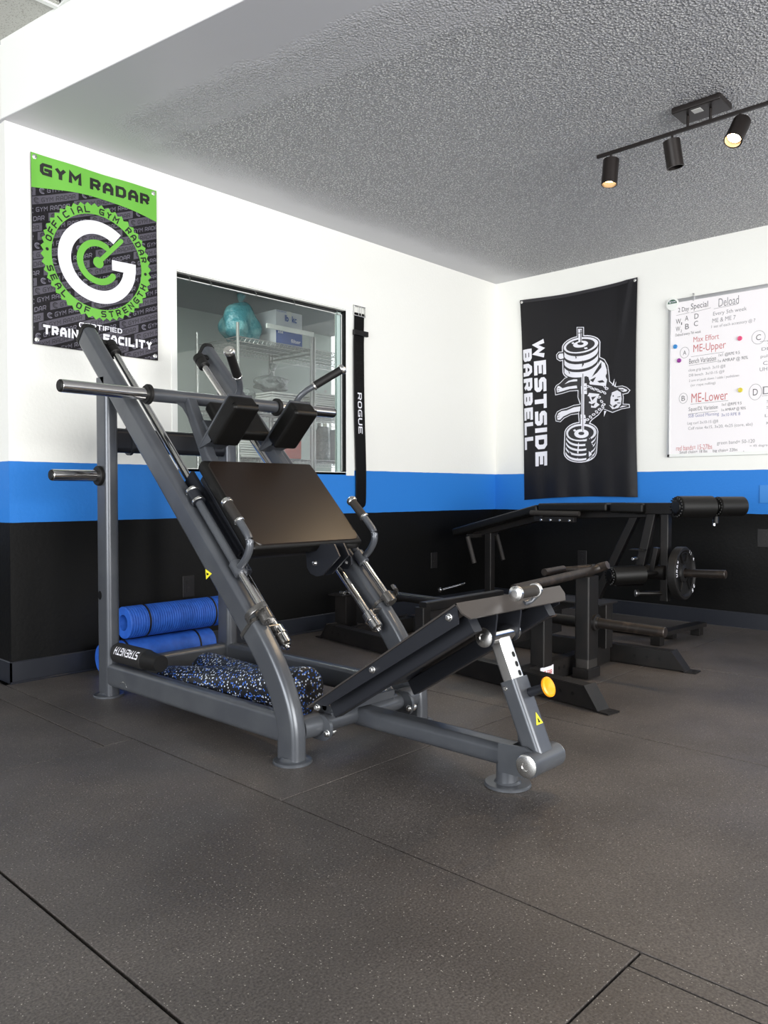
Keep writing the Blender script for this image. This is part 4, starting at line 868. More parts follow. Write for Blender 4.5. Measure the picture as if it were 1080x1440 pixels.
sfn = lambda u, v: V((SCn[0] + u, SCn[1] + v, 0))
for wd_, an_, st_, fl_ in (('OFFICIAL', 134.5, 8.9, False), ('GYM', 76.65, 8.9, False), ('RADAR', 32.15, 8.9, False), ('SEAL', -147.6, 9.6, True), ('OF', -109.2, 9.6, True), ('STRENGTH', -51.6, 9.6, True)):
    prints('seal_lettering', 'ink', .0020, lambda bm: arc_text(bm, wd_, .241, .032, math.radians(an_), math.radians(st_), .22, flip=fl_, fn=sfn), GB, bsurf, .02)
for q_ in (178, -2):
    prints('seal_dot', 'ink', .0020, lambda bm: ring_(bm, (SCn[0] + .258 * math.cos(math.radians(q_)), SCn[1] + .258 * math.sin(math.radians(q_))), .008, .0001, 0, 360, 12), GB, bsurf, .02)
def biG(bm):
    ring_(bm, SCn, .205, .140, 53, 345, 60)
    c = SCn; poly2(bm, [(c[0] + .075, c[1] + .030), (c[0] + .2045, c[1] + .030), (c[0] + .2045, c[1] - .012), (c[0] + .198, c[1] - .053), (c[0] + .133, c[1] - .040), (c[0] + .138, c[1] - .022), (c[0] + .075, c[1] - .022)])
prints('emblem_g', 'white', .0014, biG, GB, bsurf, .02)
def smallc(bm):
    ring_(bm, SCn, .112, .080, 62, 325, 40)
    for q in (62, 325): a = math.radians(q); ring_(bm, (SCn[0] + .096 * math.cos(a), SCn[1] + .096 * math.sin(a)), .016, .0001, 0, 360, 16)
    d = V((.68, .733)); nn = V((-d.y, d.x)); a = V(SCn); b = a + d * .185
    poly2(bm, [tuple(a - nn * .0115), tuple(b - nn * .0115), tuple(b + nn * .0115), tuple(a + nn * .0115)]); ring_(bm, tuple(b), .0115, .0001, 0, 360, 16); ring_(bm, SCn, .028, .0001, 0, 360, 20)
prints('emblem_needle', 'green', .0018, smallc, GB, bsurf, .02)
for wd_, u0_, v0_, ww_, hh_, th_ in (('CERTIFIED', .225, .113, .228, .024, .18), ('TRAINING', .046, .053, .2757, .044, .27), ('FACILITY', .3483, .053, .2757, .044, .27)):
    prints('footer_lettering', 'white', .0020, lambda bm: put_text(bm, wd_, lambda u, v: V((u0_ + u, v0_ + v, 0)), ww_, hh_, th_), GB, bsurf, .02)
for u, v in ((.018, .880), (.642, .880), (.018, .022), (.642, .022)):
    p = bsurf(u, v, .001); bm = B(); lathe(bm, p, (0, -1, 0), [(0, .011), (.002, .011), (.003, .008), (.003, .004), (.006, .004), (.008, .002)], 16); ob('grommet', bm, 'silver', GB)

# ================================================================ WESTSIDE BARBELL FLAG
FL_ = thing('flag', 'black WESTSIDE BARBELL flag with barbell dog emblem, hung on the right wall', 'flag', (WX, 3.02, .83))
FW, FH = .99, 1.60
def fsurf(s, t, k=0.0):
    """s to the right as seen, t downwards"""
    top = .020 * math.sin(math.pi * s / FW) * max(0, 1 - t / .5)
    fold = .006 * math.sin(s * 13 + t * 2.2) * (.4 + t / FH) + .005 * math.sin(s * 31 - t * 1.3) * (t / FH) + .012 * math.exp(-((s - (.62 + .30 * (1 - t / FH))) / .035) ** 2) * (1 - t / FH) * .8
    edge = .018 * math.exp(-((s) / .04) ** 2) * min(1, t / .3)
    shr = .010 * math.sin(math.pi * min(t, FH) / FH)
    ycoord = 3.520 - shr - s * (1 - .022 * math.sin(math.pi * t / FH)) + (-.038 * (t / FH)) * (1 - s / FW) * 1.0 - .012 * (s / FW) * (t / FH)
    zb = .016 * math.sin(math.pi * s / FW) * (t / FH) - .028 * (s / FW) * (t / FH) * -1
    return V((WX - .020 - fold + edge * .6 - k, ycoord, 2.43 - top - t * (1.0) + zb))
ob('cloth', sheet(fsurf, FW, FH, 70, 90, -.001), 'flag', FL_, smooth=70)
def vtext(bm, body, s0, t0_, wd, ln):     # reads downwards
    put_text(bm, body, lambda u, v: V((s0 + v, t0_ + u, 0)), ln, wd, .27)
DOG = {'H': [[(581,637),(692,540),(737,566),(765,615),(778,694),(782,735),(822,772),(894,807),(895,948),(801,973),(726,940),(686,983),(624,1019),(596,1061),(523,1057),(515,965),(530,885),(512,835),(515,699)],[(542,664),(458,656),(394,672),(351,704),(316,720),(302,744),(309,797),(368,792),(443,781),(533,785)],[(548,885),(478,890),(412,906),(364,911),(323,927),(306,959),(312,1001),(356,1012),(391,985),(454,965),(543,962)],[(396,462),(341,459),(319,480),(324,516),(354,536),(402,531)],[(831,778),(886,777),(922,791),(950,816),(932,838),(893,844),(854,822)],[(883,911),(943,917),(946,944),(896,950),(841,952)],[(740,841),(778,805),(829,783),(888,811),(898,864),(894,922),(857,959),(789,963),(755,920)],[(372,438),(373,420),(384,402),(402,387),(427,374),(456,365),(490,359),(525,356),(561,357),(596,361),(627,369),(655,380),(678,393),(694,410),(703,429),(698,612),(697,629),(688,646),(671,662),(649,674),(621,685),(590,692),(556,696),(521,696),(486,693),(454,686),(426,676),(402,663),(385,646),(376,627)],[(390,1105),(392,1087),(403,1069),(421,1053),(444,1040),(471,1031),(501,1026),(533,1024),(565,1027),(595,1033),(622,1042),(646,1055),(664,1070),(677,1088),(682,1107),(669,1254),(666,1272),(656,1290),(640,1306),(619,1319),(593,1329),(564,1335),(534,1338),(503,1336),(473,1331),(445,1323),(421,1311),(402,1295),(389,1277),(383,1258)],[(506,283),(568,292),(567,437),(509,429)]], 'D0': [[(586,642),(693,547),(733,570),(760,616),(772,694),(776,737),(818,776),(888,810),(889,944),(801,967),(724,934),(681,978),(619,1015),(592,1055),(529,1051),(522,966),(537,885),(518,834),(522,702)],[(536,669),(459,661),(397,676),(355,708),(321,724),(308,745),(314,791),(367,787),(442,776),(527,779)],[(542,890),(479,895),(414,911),(366,916),(327,931),(312,961),(317,997),(354,1007),(388,980),(453,960),(538,957)],[(391,467),(344,464),(325,482),(330,514),(355,530),(396,526)],[(839,782),(885,782),(920,795),(943,816),(929,833),(894,839),(858,819)],[(885,916),(939,922),(941,940),(895,945),(849,949)],[(746,843),(781,809),(830,789),(883,814),(892,864),(889,920),(854,954),(792,958),(760,918)],[(381,439),(382,423),(391,407),(408,393),(431,381),(460,372),(492,366),(527,364),(562,365),(595,369),(626,376),(652,386),(673,399),(688,413),(695,429),(690,611),(689,626),(681,642),(666,656),(644,668),(618,678),(587,684),(554,688),(520,689),(487,686),(456,679),(429,670),(407,657),(392,643),(385,627)],[(398,1106),(401,1089),(410,1073),(426,1059),(448,1047),(474,1039),(503,1033),(533,1032),(564,1034),(593,1040),(619,1049),(641,1060),(658,1075),(670,1090),(674,1107),(661,1253),(658,1270),(650,1286),(635,1300),(615,1312),(590,1321),(563,1328),(533,1330),(503,1329),(475,1324),(448,1316),(426,1304),(408,1290),(397,1274),(392,1257)],[(511,288),(562,296),(562,431),(514,425)]], 'W': [[(685,456),(681,469),(671,482),(655,493),(635,503),(611,511),(584,516),(554,519),(524,519),(495,516),(467,510),(442,502),(421,492),(405,479),(395,466),(395,507),(405,520),(421,532),(442,542),(466,551),(494,556),(524,559),(554,559),(583,556),(611,551),(635,543),(655,533),(671,521),(681,508),(685,495)],[(685,516),(681,529),(671,542),(655,554),(635,564),(611,572),(583,577),(554,580),(524,580),(494,578),(467,572),(442,564),(421,554),(405,542),(395,528),(395,569),(405,582),(421,594),(441,605),(466,613),(494,618),(524,621),(554,620),(583,617),(610,612),(635,604),(655,593),(671,582),(681,569),(685,555)],[(685,576),(681,590),(671,603),(655,614),(635,625),(611,633),(583,639),(554,642),(524,642),(494,639),(466,634),(442,626),(421,616),(405,604),(395,591),(394,632),(405,645),(420,657),(441,667),(466,675),(494,680),(524,682),(554,682),(583,678),(610,673),(635,664),(655,654),(670,642),(681,629),(685,616)],[(686,429),(685,444),(676,459),(658,472),(634,483),(604,491),(571,496),(535,497),(500,495),(466,489),(437,480),(413,468),(398,454),(390,439),(391,424),(402,409),(420,395),(445,384),(476,376),(510,372),(546,371),(581,374),(614,380),(642,389),(664,401),(679,415)],[(664,1134),(659,1148),(649,1162),(634,1173),(616,1183),(593,1190),(569,1195),(543,1197),(517,1196),(491,1191),(468,1184),(447,1175),(430,1163),(417,1149),(410,1135),(407,1150),(415,1165),(427,1178),(444,1190),(465,1200),(489,1207),(514,1211),(541,1212),(566,1211),(591,1206),(613,1198),(632,1189),(647,1177),(657,1164),(662,1149)],[(662,1171),(657,1185),(647,1198),(632,1210),(613,1220),(591,1227),(567,1232),(541,1234),(514,1233),(489,1228),(465,1221),(444,1212),(427,1200),(415,1187),(407,1172),(405,1188),(412,1202),(425,1216),(442,1228),(463,1237),(486,1244),(512,1248),(538,1249),(564,1247),(588,1243),(611,1235),(629,1225),(644,1213),(654,1200),(659,1186)],[(660,1207),(654,1221),(644,1235),(630,1246),(611,1256),(589,1264),(564,1269),(538,1271),(512,1270),(486,1266),(463,1259),(442,1249),(425,1238),(412,1224),(405,1210),(402,1225),(410,1240),(422,1253),(439,1265),(460,1275),(484,1281),(509,1285),(536,1286),(562,1284),(586,1279),(608,1272),(627,1262),(642,1250),(652,1237),(657,1222)],[(657,1244),(652,1258),(642,1271),(627,1283),(608,1293),(586,1301),(562,1306),(536,1308),(509,1307),(484,1303),(460,1296),(439,1287),(422,1275),(410,1262),(402,1247),(400,1263),(407,1278),(420,1291),(437,1303),(457,1312),(481,1319),(507,1323),(533,1324),(559,1321),(584,1316),(606,1309),(625,1299),(639,1287),(650,1273),(655,1259)],[(666,1107),(664,1123),(654,1138),(637,1151),(615,1162),(588,1170),(558,1174),(527,1174),(496,1170),(468,1163),(443,1152),(424,1139),(412,1123),(407,1107),(409,1090),(420,1075),(437,1062),(460,1051),(488,1043),(518,1040),(550,1040),(580,1044),(608,1052),(631,1063),(650,1076),(661,1091)],[(521,300),(551,305),(550,419),(526,416)],[(588,676),(659,639),(703,567),(738,595),(754,645),(758,725),(748,772),(695,759),(615,744),(593,709)],[(607,808),(696,824),(678,847),(670,886),(697,905),(661,926),(599,918),(605,873),(589,840)],[(511,710),(451,708),(394,720),(432,698),(478,692),(511,695)],[(506,742),(423,743),(376,749),(347,728),(333,727),(322,747),(326,777),(366,773),(442,763),(511,764)],[(535,905),(480,909),(415,926),(367,927),(337,941),(325,966),(330,992),(354,993),(382,970),(452,949),(531,942)],[(383,477),(350,475),(338,488),(342,510),(360,520),(388,517)],[(766,854),(800,820),(843,808),(875,827),(882,871),(876,914),(853,940),(801,946),(775,914)],[(851,791),(889,794),(927,813),(919,823),(894,824),(868,810)],[(886,926),(928,929),(895,936),(861,940)],[(557,732),(588,732),(589,815),(543,811),(541,754)],[(535,967),(572,973),(581,1027),(556,1050),(536,1041)]], 'D2': [[(659,432),(658,444),(650,456),(635,466),(615,475),(590,481),(562,485),(533,486),(503,485),(475,480),(451,473),(432,463),(418,452),(412,440),(413,428),(422,416),(437,406),(458,397),(484,390),(513,387),(543,386),(572,388),(599,393),(623,400),(641,409),(653,420)],[(642,1109),(640,1122),(632,1134),(618,1145),(600,1153),(577,1159),(552,1163),(526,1163),(500,1160),(477,1154),(456,1145),(440,1134),(430,1122),(426,1109),(428,1096),(437,1084),(451,1073),(471,1065),(494,1059),(519,1056),(545,1056),(571,1059),(594,1065),(614,1074),(629,1085),(639,1097)],[(659,651),(694,606),(712,584),(712,624),(677,661),(633,689)],[(615,711),(668,692),(642,730)],[(677,725),(721,721),(739,739),(695,739)],[(625,842),(669,838),(634,868)],[(616,899),(661,886),(643,913)],[(800,848),(822,834),(843,840),(818,858)],[(805,924),(831,910),(848,916),(818,937)],[(818,874),(852,872),(856,885),(822,890)],[(766,846),(800,824),(788,855),(784,903),(805,928),(771,910)],[(860,802),(902,808),(894,815),(868,810)],[(843,856),(873,854),(870,860),(845,861)],[(844,899),(873,902),(871,908),(845,906)],[(328,764),(347,762),(347,766),(330,769)],[(330,748),(349,747),(349,750),(330,752)],[(330,975),(350,968),(352,971),(331,979)],[(333,956),(352,953),(352,956),(333,960)],[(557,755),(587,754),(587,759),(557,760)],[(557,784),(587,782),(587,787),(557,789)],[(540,1000),(575,998),(575,1003),(540,1005)],[(739,787),(817,770),(766,822),(740,852),(749,900),(767,950),(727,931),(714,882),(722,826)]], 'W2': [[(800,769),(822,719),(817,770)],[(817,778),(836,740),(830,783)],[(736,956),(734,1000),(754,957)],[(603,424),(601,433),(592,441),(576,448),(557,452),(535,452),(514,450),(496,445),(483,437),(477,428),(479,419),(489,410),(505,404),(524,400),(546,399),(567,402),(585,407),(597,415)],[(520,300),(552,305),(552,427),(524,424)],[(599,1118),(596,1130),(586,1140),(570,1147),(551,1150),(531,1149),(512,1144),(496,1136),(486,1125),(482,1113),(486,1101),(496,1091),(512,1084),(531,1081),(551,1082),(570,1087),(586,1095),(596,1106)],[(548,648),(571,650),(562,1108),(542,1107)],[(462,404),(481,400),(490,413),(472,416)],[(568,458),(595,457),(600,470),(577,471)],[(472,1083),(490,1078),(500,1090),(481,1096)],[(551,1161),(578,1162),(582,1175),(557,1175)],[(614,757),(612,763),(604,768),(594,768),(585,765),(581,760),(583,754),(590,750),(601,749),(610,752)],[(639,782),(633,784),(624,781),(616,774),(612,766),(613,760),(620,758),(629,761),(637,768),(641,776)],[(671,782),(669,788),(662,792),(652,793),(643,790),(638,784),(640,778),(648,774),(658,774),(667,777)],[(696,806),(690,808),(681,805),(673,798),(669,791),(670,784),(677,782),(686,785),(694,792),(698,800)],[(728,806),(726,812),(718,816),(708,817),(699,814),(695,809),(697,803),(705,799),(715,798),(724,801)],[(752,830),(746,832),(737,829),(729,823),(725,815),(727,809),(733,807),(742,810),(750,816),(754,824)],[(607,1010),(605,1016),(597,1020),(587,1021),(578,1018),(573,1013),(575,1007),(583,1003),(594,1001),(603,1004)],[(630,1004),(624,1006),(615,1003),(607,997),(602,989),(604,983),(611,980),(620,983),(628,990),(632,998)],[(661,974),(658,980),(651,984),(641,985),(632,983),(627,977),(629,971),(637,967),(647,966),(656,968)],[(683,968),(677,971),(668,968),(660,961),(656,953),(657,947),(664,945),(673,948),(681,954),(685,962)],[(713,939),(711,945),(704,949),(694,950),(685,947),(680,942),(682,936),(690,931),(700,930),(709,933)],[(736,933),(729,935),(721,933),(713,926),(709,918),(710,912),(717,910),(725,913),(733,919),(737,927)],[(708,846),(706,852),(699,857),(688,857),(679,855),(675,849),(677,843),(685,839),(695,838),(704,841)],[(727,892),(720,894),(712,892),(704,885),(700,877),(701,871),(707,869),(716,872),(724,878),(728,886)],[(748,906),(746,912),(738,916),(728,917),(720,914),(715,909),(717,903),(725,898),(735,898),(744,900)],[(752,782),(746,784),(737,781),(729,774),(725,766),(726,760),(733,758),(742,761),(750,768),(754,776)],[(773,788),(771,793),(764,798),(754,798),(745,796),(741,790),(743,784),(750,780),(760,779),(769,782)]], 'D4': [[(568,425),(564,430),(554,433),(541,433),(527,430),(517,424),(513,418),(517,413),(527,410),(540,410),(554,414),(564,419)],[(565,1115),(562,1121),(553,1126),(541,1127),(529,1125),(520,1119),(517,1113),(520,1106),(529,1102),(541,1101),(553,1103),(562,1108)],[(540,311),(549,313),(548,419),(541,418)],[(520,333),(553,334),(553,339),(520,338)],[(557,657),(562,657),(555,1100),(551,1099)],[(605,758),(604,761),(598,763),(592,762),(589,759),(591,756),(597,755),(602,755)],[(632,776),(629,777),(623,774),(620,769),(620,766),(624,765),(629,768),(633,773)],[(663,783),(661,786),(656,787),(650,787),(647,784),(649,781),(654,779),(660,780)],[(689,801),(686,801),(681,798),(677,794),(677,790),(681,790),(686,793),(690,797)],[(719,807),(718,810),(712,811),(707,811),(704,808),(706,805),(711,803),(717,804)],[(746,825),(742,825),(737,822),(733,818),(734,814),(737,814),(742,817),(746,821)],[(598,1010),(597,1014),(591,1015),(585,1015),(582,1012),(584,1009),(589,1007),(595,1008)],[(623,998),(620,999),(614,996),(611,992),(611,988),(615,988),(620,990),(624,995)],[(652,975),(650,978),(645,980),(639,979),(636,976),(638,973),(643,971),(649,972)],[(677,963),(673,963),(668,961),(664,956),(664,953),(668,952),(673,955),(677,959)],[(705,939),(703,942),(698,944),(692,943),(689,941),(691,938),(696,936),(702,937)],[(729,928),(725,928),(720,925),(717,921),(717,918),(721,917),(726,920),(729,924)],[(699,847),(698,850),(692,852),(687,851),(684,848),(686,845),(691,844),(697,844)],[(720,887),(716,887),(711,885),(708,880),(708,877),(712,876),(717,879),(720,883)],[(739,906),(738,909),(732,911),(727,910),(724,908),(726,905),(731,903),(737,904)],[(745,776),(742,777),(736,774),(733,770),(733,766),(737,766),(742,768),(746,773)],[(764,788),(763,791),(758,793),(752,792),(749,789),(751,786),(756,785),(762,786)],[(495,498),(509,529),(500,536)],[(555,550),(569,585),(553,607)],[(431,615),(450,642),(441,645)],[(614,549),(627,558),(623,566)],[(426,1235),(454,1269),(440,1269)],[(582,1158),(601,1171),(587,1179)],[(482,1162),(500,1184),(486,1186)],[(592,1216),(606,1241),(595,1241)]]}
def dogl(keys):
    def f(bm):
        for q in DOG[keys]: poly2(bm, [(a / 1000, b / 1000) for a, b in q])
    return f
for i, (k_, m_) in enumerate((('H', 'white'), ('D0', 'flag'), ('W', 'white'), ('D2', 'flag'), ('W2', 'white'), ('D4', 'flag'))):
    prints('emblem_dog' if k_ != 'H' else 'emblem_outline', m_, .0010 + .0006 * i, dogl(k_), FL_, fsurf, .08, 1.1, 1.7)
prints('lettering', 'white', .0014, lambda bm: vtext(bm, 'WESTSIDE', .118, .335, .108, 1.005), FL_, fsurf, .04, 1.1, 1.7)
prints('lettering', 'white', .0014, lambda bm: vtext(bm, 'BARBELL', .012, .40, .088, .80), FL_, fsurf, .04, 1.1, 1.7)
for s_ in (.018, .972):
    p = fsurf(s_, .018, .001); bm = B(); lathe(bm, p, (-1, 0, 0), [(0, .011), (.002, .011), (.003, .005), (.008, .004)], 14); ob('grommet', bm, 'silver', FL_)
bm = B(); sweep(bm, [fsurf(FW * k / 24, .012, .0005) for k in range(25)], rr(.024, .0018, .0005, 1), up=V((-1, 0, 0))); ob('hem', bm, 'flag', FL_)

# ================================================================ WHITEBOARD
WBt = thing('whiteboard', 'aluminium framed whiteboard covered with handwritten training notes', 'whiteboard', (WX, 1.55, 1.144))
wy0, wy1, wz0_, wz1_ = .80, 2.298, 1.144, 2.222
bm = B(); box(bm, WX - .014, WX - .002, wy0, wy1, wz0_, wz1_, .001); ob('panel', bm, 'board', WBt)
for q in ((wy0 - .02, wy1 + .005, wz1_ - .018, wz1_ + .006, 'alu'), (wy0 - .02, wy1 + .005, wz0_ - .006, wz0_ + .016, 'trimwhite'), (wy1 - .014, wy1 + .008, wz0_ - .006, wz1_ + .006, 'alu'), (wy0 - .02, wy0, wz0_, wz1_, 'alu')):
    bm = B(); box(bm, WX - .020, WX - .001, q[0], q[1], q[2], q[3], .003); ob('frame_rail', bm, q[4], WBt)
M['inkblack'] = mat('black_marker', srgb(70, 68, 72), .5); M['inkred'] = mat('red_marker', srgb(196, 104, 104), .5); M['inkblue'] = mat('blue_marker', srgb(110, 112, 160), .5); M['inkgrey'] = mat('grey_marker', srgb(132, 130, 134), .5)
def wfn(u0, v0, rise=.0, jit=0): return lambda u, v: V((WX - .0146, 2.298 - u0 - u, 1.144 + v0 + v + u * rise))
def write(par, name, m, items, bold=-.004):
    for body, u0, v0, wd, hh in items:
        bm = B(); put_text(bm, body, wfn(u0, v0, .015), wd, hh, bold, 1.0, .012); ob(name, bm, m, par, bev_normals=False)
write(WBt, 'handwriting', 'inkblack', [('2 Day', .062, .982, .075, .040), ('Special', .150, .985, .115, .052), ('W', .047, .912, .035, .034), ('1', .084, .902, .006, .018), ('A', .110, .925, .024, .034), ('D', .175, .930, .028, .034),
    ('W', .047, .862, .030, .032), ('2', .080, .852, .010, .018), ('B', .112, .868, .026, .036), ('C', .172, .880, .028, .034), ('Deload every 7th week', .045, .822, .175, .024),
    ('Bench Variation', .142, .628, .180, .034), ('1x1 @RPE 9.5', .340, .650, .135, .026), ('1x AMRAP @ 90%', .336, .610, .190, .028), ('Squat/DL Variation', .142, .298, .195, .034), ('1x1 @RPE 9.5', .365, .320, .125, .024), ('1x AMRAP @ 90%', .362, .285, .155, .024),
    ('Small chain= 18 lbs     big chain= 22lbs', .082, .010, .385, .026), ('each', .225, .000, .035, .014), ('each', .470, .004, .045, .018), ('A', .099, .694, .022, .030), ('B', .092, .380, .024, .034), ('C', .575, .732, .030, .036), ('D', .560, .378, .030, .042)])
write(WBt, 'handwriting', 'inkgrey', [('Deload', .335, .985, .130, .055), ('Every 5th week', .300, .925, .215, .032), ('ME & ME 7', .296, .885, .150, .028), ('1 set of each accessory @ 7', .290, .845, .280, .026),
    ('close grip bench  3x10 @8', .138, .570, .245, .026), ('DB bench  3x10-15 @9', .142, .536, .235, .024), ('2 arm tri push down / cable / pushdown', .142, .500, .330, .022), ('(or rope rolling)', .155, .468, .165, .022),
    ('Leg curl 3x10-15 @8', .135, .208, .205, .026), ('Calf raise 4x15, 3x20, 4x25 (core, abs)', .140, .172, .420, .026), ('green band= 50-120', .335, .062, .240, .030),
    ('D', .620, .380, .06, .05), ('Seated Press', .645, .700, .2, .026), ('DB press', .610, .655, .16, .026), ('pull downs', .605, .610, .16, .024), ('Curls', .620, .568, .10, .024), ('UH rows', .600, .530, .13, .024), ('Dynamic', .650, .735, .2, .05), ('lower', .690, .380, .12, .04), ('Squats', .645, .318, .12, .024), ('Speed pulls', .645, .280, .15, .024), ('Leg ext', .635, .228, .13, .024), ('Kb swings', .645, .18, .13, .024), ('= 45 degree', .545, .040, .12, .02)])
write(WBt, 'handwriting', 'inkred', [('Max Effort', .170, .772, .170, .036), ('ME-Upper', .170, .688, .215, .066), ('ME-Lower', .160, .362, .240, .062), ('red bands= 15-27lbs', .058, .038, .245, .034)])
write(WBt, 'handwriting', 'inkblue', [('SSB Good Morning', .140, .255, .205, .030), ('3x10 RPE 8', .362, .255, .120, .020)])
bm = B()
def stroke(u0, v0, u1, v1, th=.0022): slab(bm, [wfn(u0, v0 - th / 2)(0, 0), wfn(u1, v1 - th / 2)(0, 0), wfn(u1, v1 + th / 2)(0, 0), wfn(u0, v0 + th / 2)(0, 0)], (-.0003, 0, 0))
for q in ((.05, .972, .14, .978), (.15, .975, .285, .988), (.305, .978, .46, .984), (.155, .676, .375, .682), (.14, .617, .33, .625), (.155, .352, .405, .358), (.14, .286, .335, .294), (.60, .72, .95, .73), (.615, .37, .9, .378)): stroke(*q)
def ringo(u, v, a, b_):
    for k in range(28):
        q, q2 = 2 * math.pi * k / 28, 2 * math.pi * (k + 1) / 28; f = wfn(0, 0)
        for r in (0,): slab(bm, [f(u + a * math.cos(q), v + b_ * math.sin(q)), f(u + (a + .0022) * math.cos(q), v + (b_ + .0022) * math.sin(q)), f(u + (a + .0022) * math.cos(q2), v + (b_ + .0022) * math.sin(q2)), f(u + a * math.cos(q2), v + b_ * math.sin(q2))], (-.0003, 0, 0))
ringo(.110, .710, .030, .036); ringo(.104, .397, .028, .034); ringo(.590, .750, .040, .042); ringo(.575, .400, .038, .050)
ob('drawn_line', bm, 'inkgrey', WBt)
bm = B(); box(bm, WX - .055, WX - .015, 1.0, 1.9, 1.118, 1.128, .002); bm.free()
def magnet(label, u, v, col, r=.015):
    t = thing('magnet', label, 'magnet', (WX - .0146, 2.298 - u, 1.144 + v)); m = mat(label.split()[0] + '_magnet_plastic', col, .3)
    bm = B(); lathe(bm, (WX - .0146, 2.298 - u, 1.144 + v), (-1, 0, 0), [(0, r * .8), (.002, r), (.008, r), (.010, r * .85), (.0085, r * .6), (.0085, r * .05)], 24); ob('button', bm, m, t)
    bm = B(); lathe(bm, (WX - .0236, 2.298 - u, 1.144 + v), (-1, 0, 0), [(0, r * .45), (.002, r * .4), (.0022, .001)], 20); ob('centre', bm, m, t)
magnet('blue round magnet beside the circled A on the whiteboard', .046, .758, srgb(60, 140, 205)); magnet('purple round magnet just below the circled A on the whiteboard', .074, .659, srgb(150, 60, 150))
magnet('pink round magnet left of the circled C on the whiteboard', .476, .758, srgb(226, 86, 130)); magnet('yellow round magnet left of the circled D on the whiteboard', .483, .420, srgb(222, 206, 70))
lg = thing('badge', 'round white badge with green half on the top left whiteboard corner', 'badge', (WX - .021, 2.272, 2.196)); bc = V((WX - .0205, 2.272, 2.196))
bm = B(); lathe(bm, bc, (-1, 0, 0), [(0, .043), (.004, .043), (.006, .040), (.006, .001)], 40); ob('disc', bm, 'trimwhite', lg)
bm = B(); bfn = lambda u, v: bc + V((-.0066, -u, v))
pts = [bfn(.032 * math.cos(math.radians(a)), .003 + .028 * math.sin(math.radians(a))) for a in range(0, 181, 12)]; slab(bm, pts, (-.0003, 0, 0)); ob('green_half', bm, mat('dark_green_print', srgb(32, 84, 62), .5), lg)
bm = B(); put_text(bm, 'GYM', lambda u, v: bfn(u - .022, .008 + v) + V((-.0006, 0, 0)), .044, .013, .2); ob('lettering', bm, 'white', lg)
clp = thing('hook', 'small grey hook on the top frame of the whiteboard', 'hook', (WX - .02, 2.13, 2.222)); bm = B(); tube(bm, [(WX - .012, 2.13, 2.20), (WX - .024, 2.13, 2.22), (WX - .022, 2.13, 2.245), (WX - .006, 2.13, 2.245)], .004, 8); box(bm, WX - .028, WX - .02, 2.118, 2.142, 2.205, 2.228, .002); ob('body', bm, 'alu', clp)

# ================================================================ LIFTING BELT
LB = thing('lifting_belt', 'black leather lifting belt reading ROGUE hung beside the window', 'belt', (3.80, WY, .78))
def belt_c(t):      # centre line, t from the top down
    z = 2.10 - t; x = 3.800 + .012 * t - .016 * math.sin(t * 4.3) * (t / 1.3) + (.010 if t < .2 else 0) * (1 - t / .2); return x, z
def bf(u, t, k=0): x, z = belt_c(t); return V((x - .036 + u, WY - .014 - .006 * math.sin(t * 3) - k, z))
bm = B(); n = 60; T = 1.32; gr = []
for i in range(n + 1):
    t = T * i / n; hw = .050 if t > .14 else .046
    if t > T - .05: hw *= math.sqrt(max(1 - ((t - T + .05) / .05) ** 2, 0)) * .75 + .25
    gr.append([bm.verts.new(bf(hw * (j / 4 - 1), t)) for j in range(9)])
for i in range(n):
    for j in range(8): bm.faces.new((gr[i][j], gr[i][j + 1], gr[i + 1][j + 1], gr[i + 1][j]))
bmesh.ops.solidify(bm, geom=list(bm.faces), thickness=.009); ob('strap', bm, 'black', LB)
for s in (-1, 1):
    bm = B(); sweep(bm, [bf(.045 * s, .15 + (T - .22) * k / 30, .0008) for k in range(31)], circ(.0009, 6)); ob('stitching', bm, 'gripfoam', LB)
bm = B(); put_text(bm, 'ROGUE', lambda u, v: bf(.016 - (.032 - v), .535 + u, .0012) if False else bf(v - .016, .535 + u, .0012), .275, .038, .17); ob('lettering', bm, 'white', LB)
bm = B(); tube(bm, [bf(-.052, .02), bf(-.052, -.045), bf(.052, -.045), bf(.052, .02), bf(-.052, .02)], .0045, 10); tube(bm, [bf(-.012, .02, .006), bf(-.012, -.046, .006)], .003, 8); tube(bm, [bf(.012, .02, .006), bf(.012, -.046, .006)], .003, 8); ob('buckle', bm, 'silver', LB)
bm = B(); obox(bm, bf(.012, .135, .004), XV, V((0, 1, 0)), V((0, 0, 1)), (.135, .02, .036), .004); ob('keeper_loop', bm, 'black', LB)
for k in range(9):
    bm = B(); lathe(bm, bf(.0, 1.02 + .03 * k, .0003), (0, -1, 0), [(0, .0022), (.0006, .0022)], 10); ob('prong_hole', bm, 'gripfoam', LB)
bm = B()
for body, t in (('POWER', .19), ('LIFTING', .30)):
    pass
bm.free()
for uu in (-.018, .018):
    bm = B()
    for k in range(9): tube(bm, [bf(uu - .011, .19 + k * .03, .0004), bf(uu + .011, .195 + k * .03 + .008 * (-1) ** k, .0004), bf(uu - .006, .205 + k * .03, .0004)], .0009, 6)
    ob('embossed_stitching', bm, 'gripfoam', LB)
bm = B(); tube(bm, [bf(0, -.045, .0), V((belt_c(0)[0] - .036, WY - .001, 2.152))], .004, 8); ob('nail', bm, 'silver', LB)

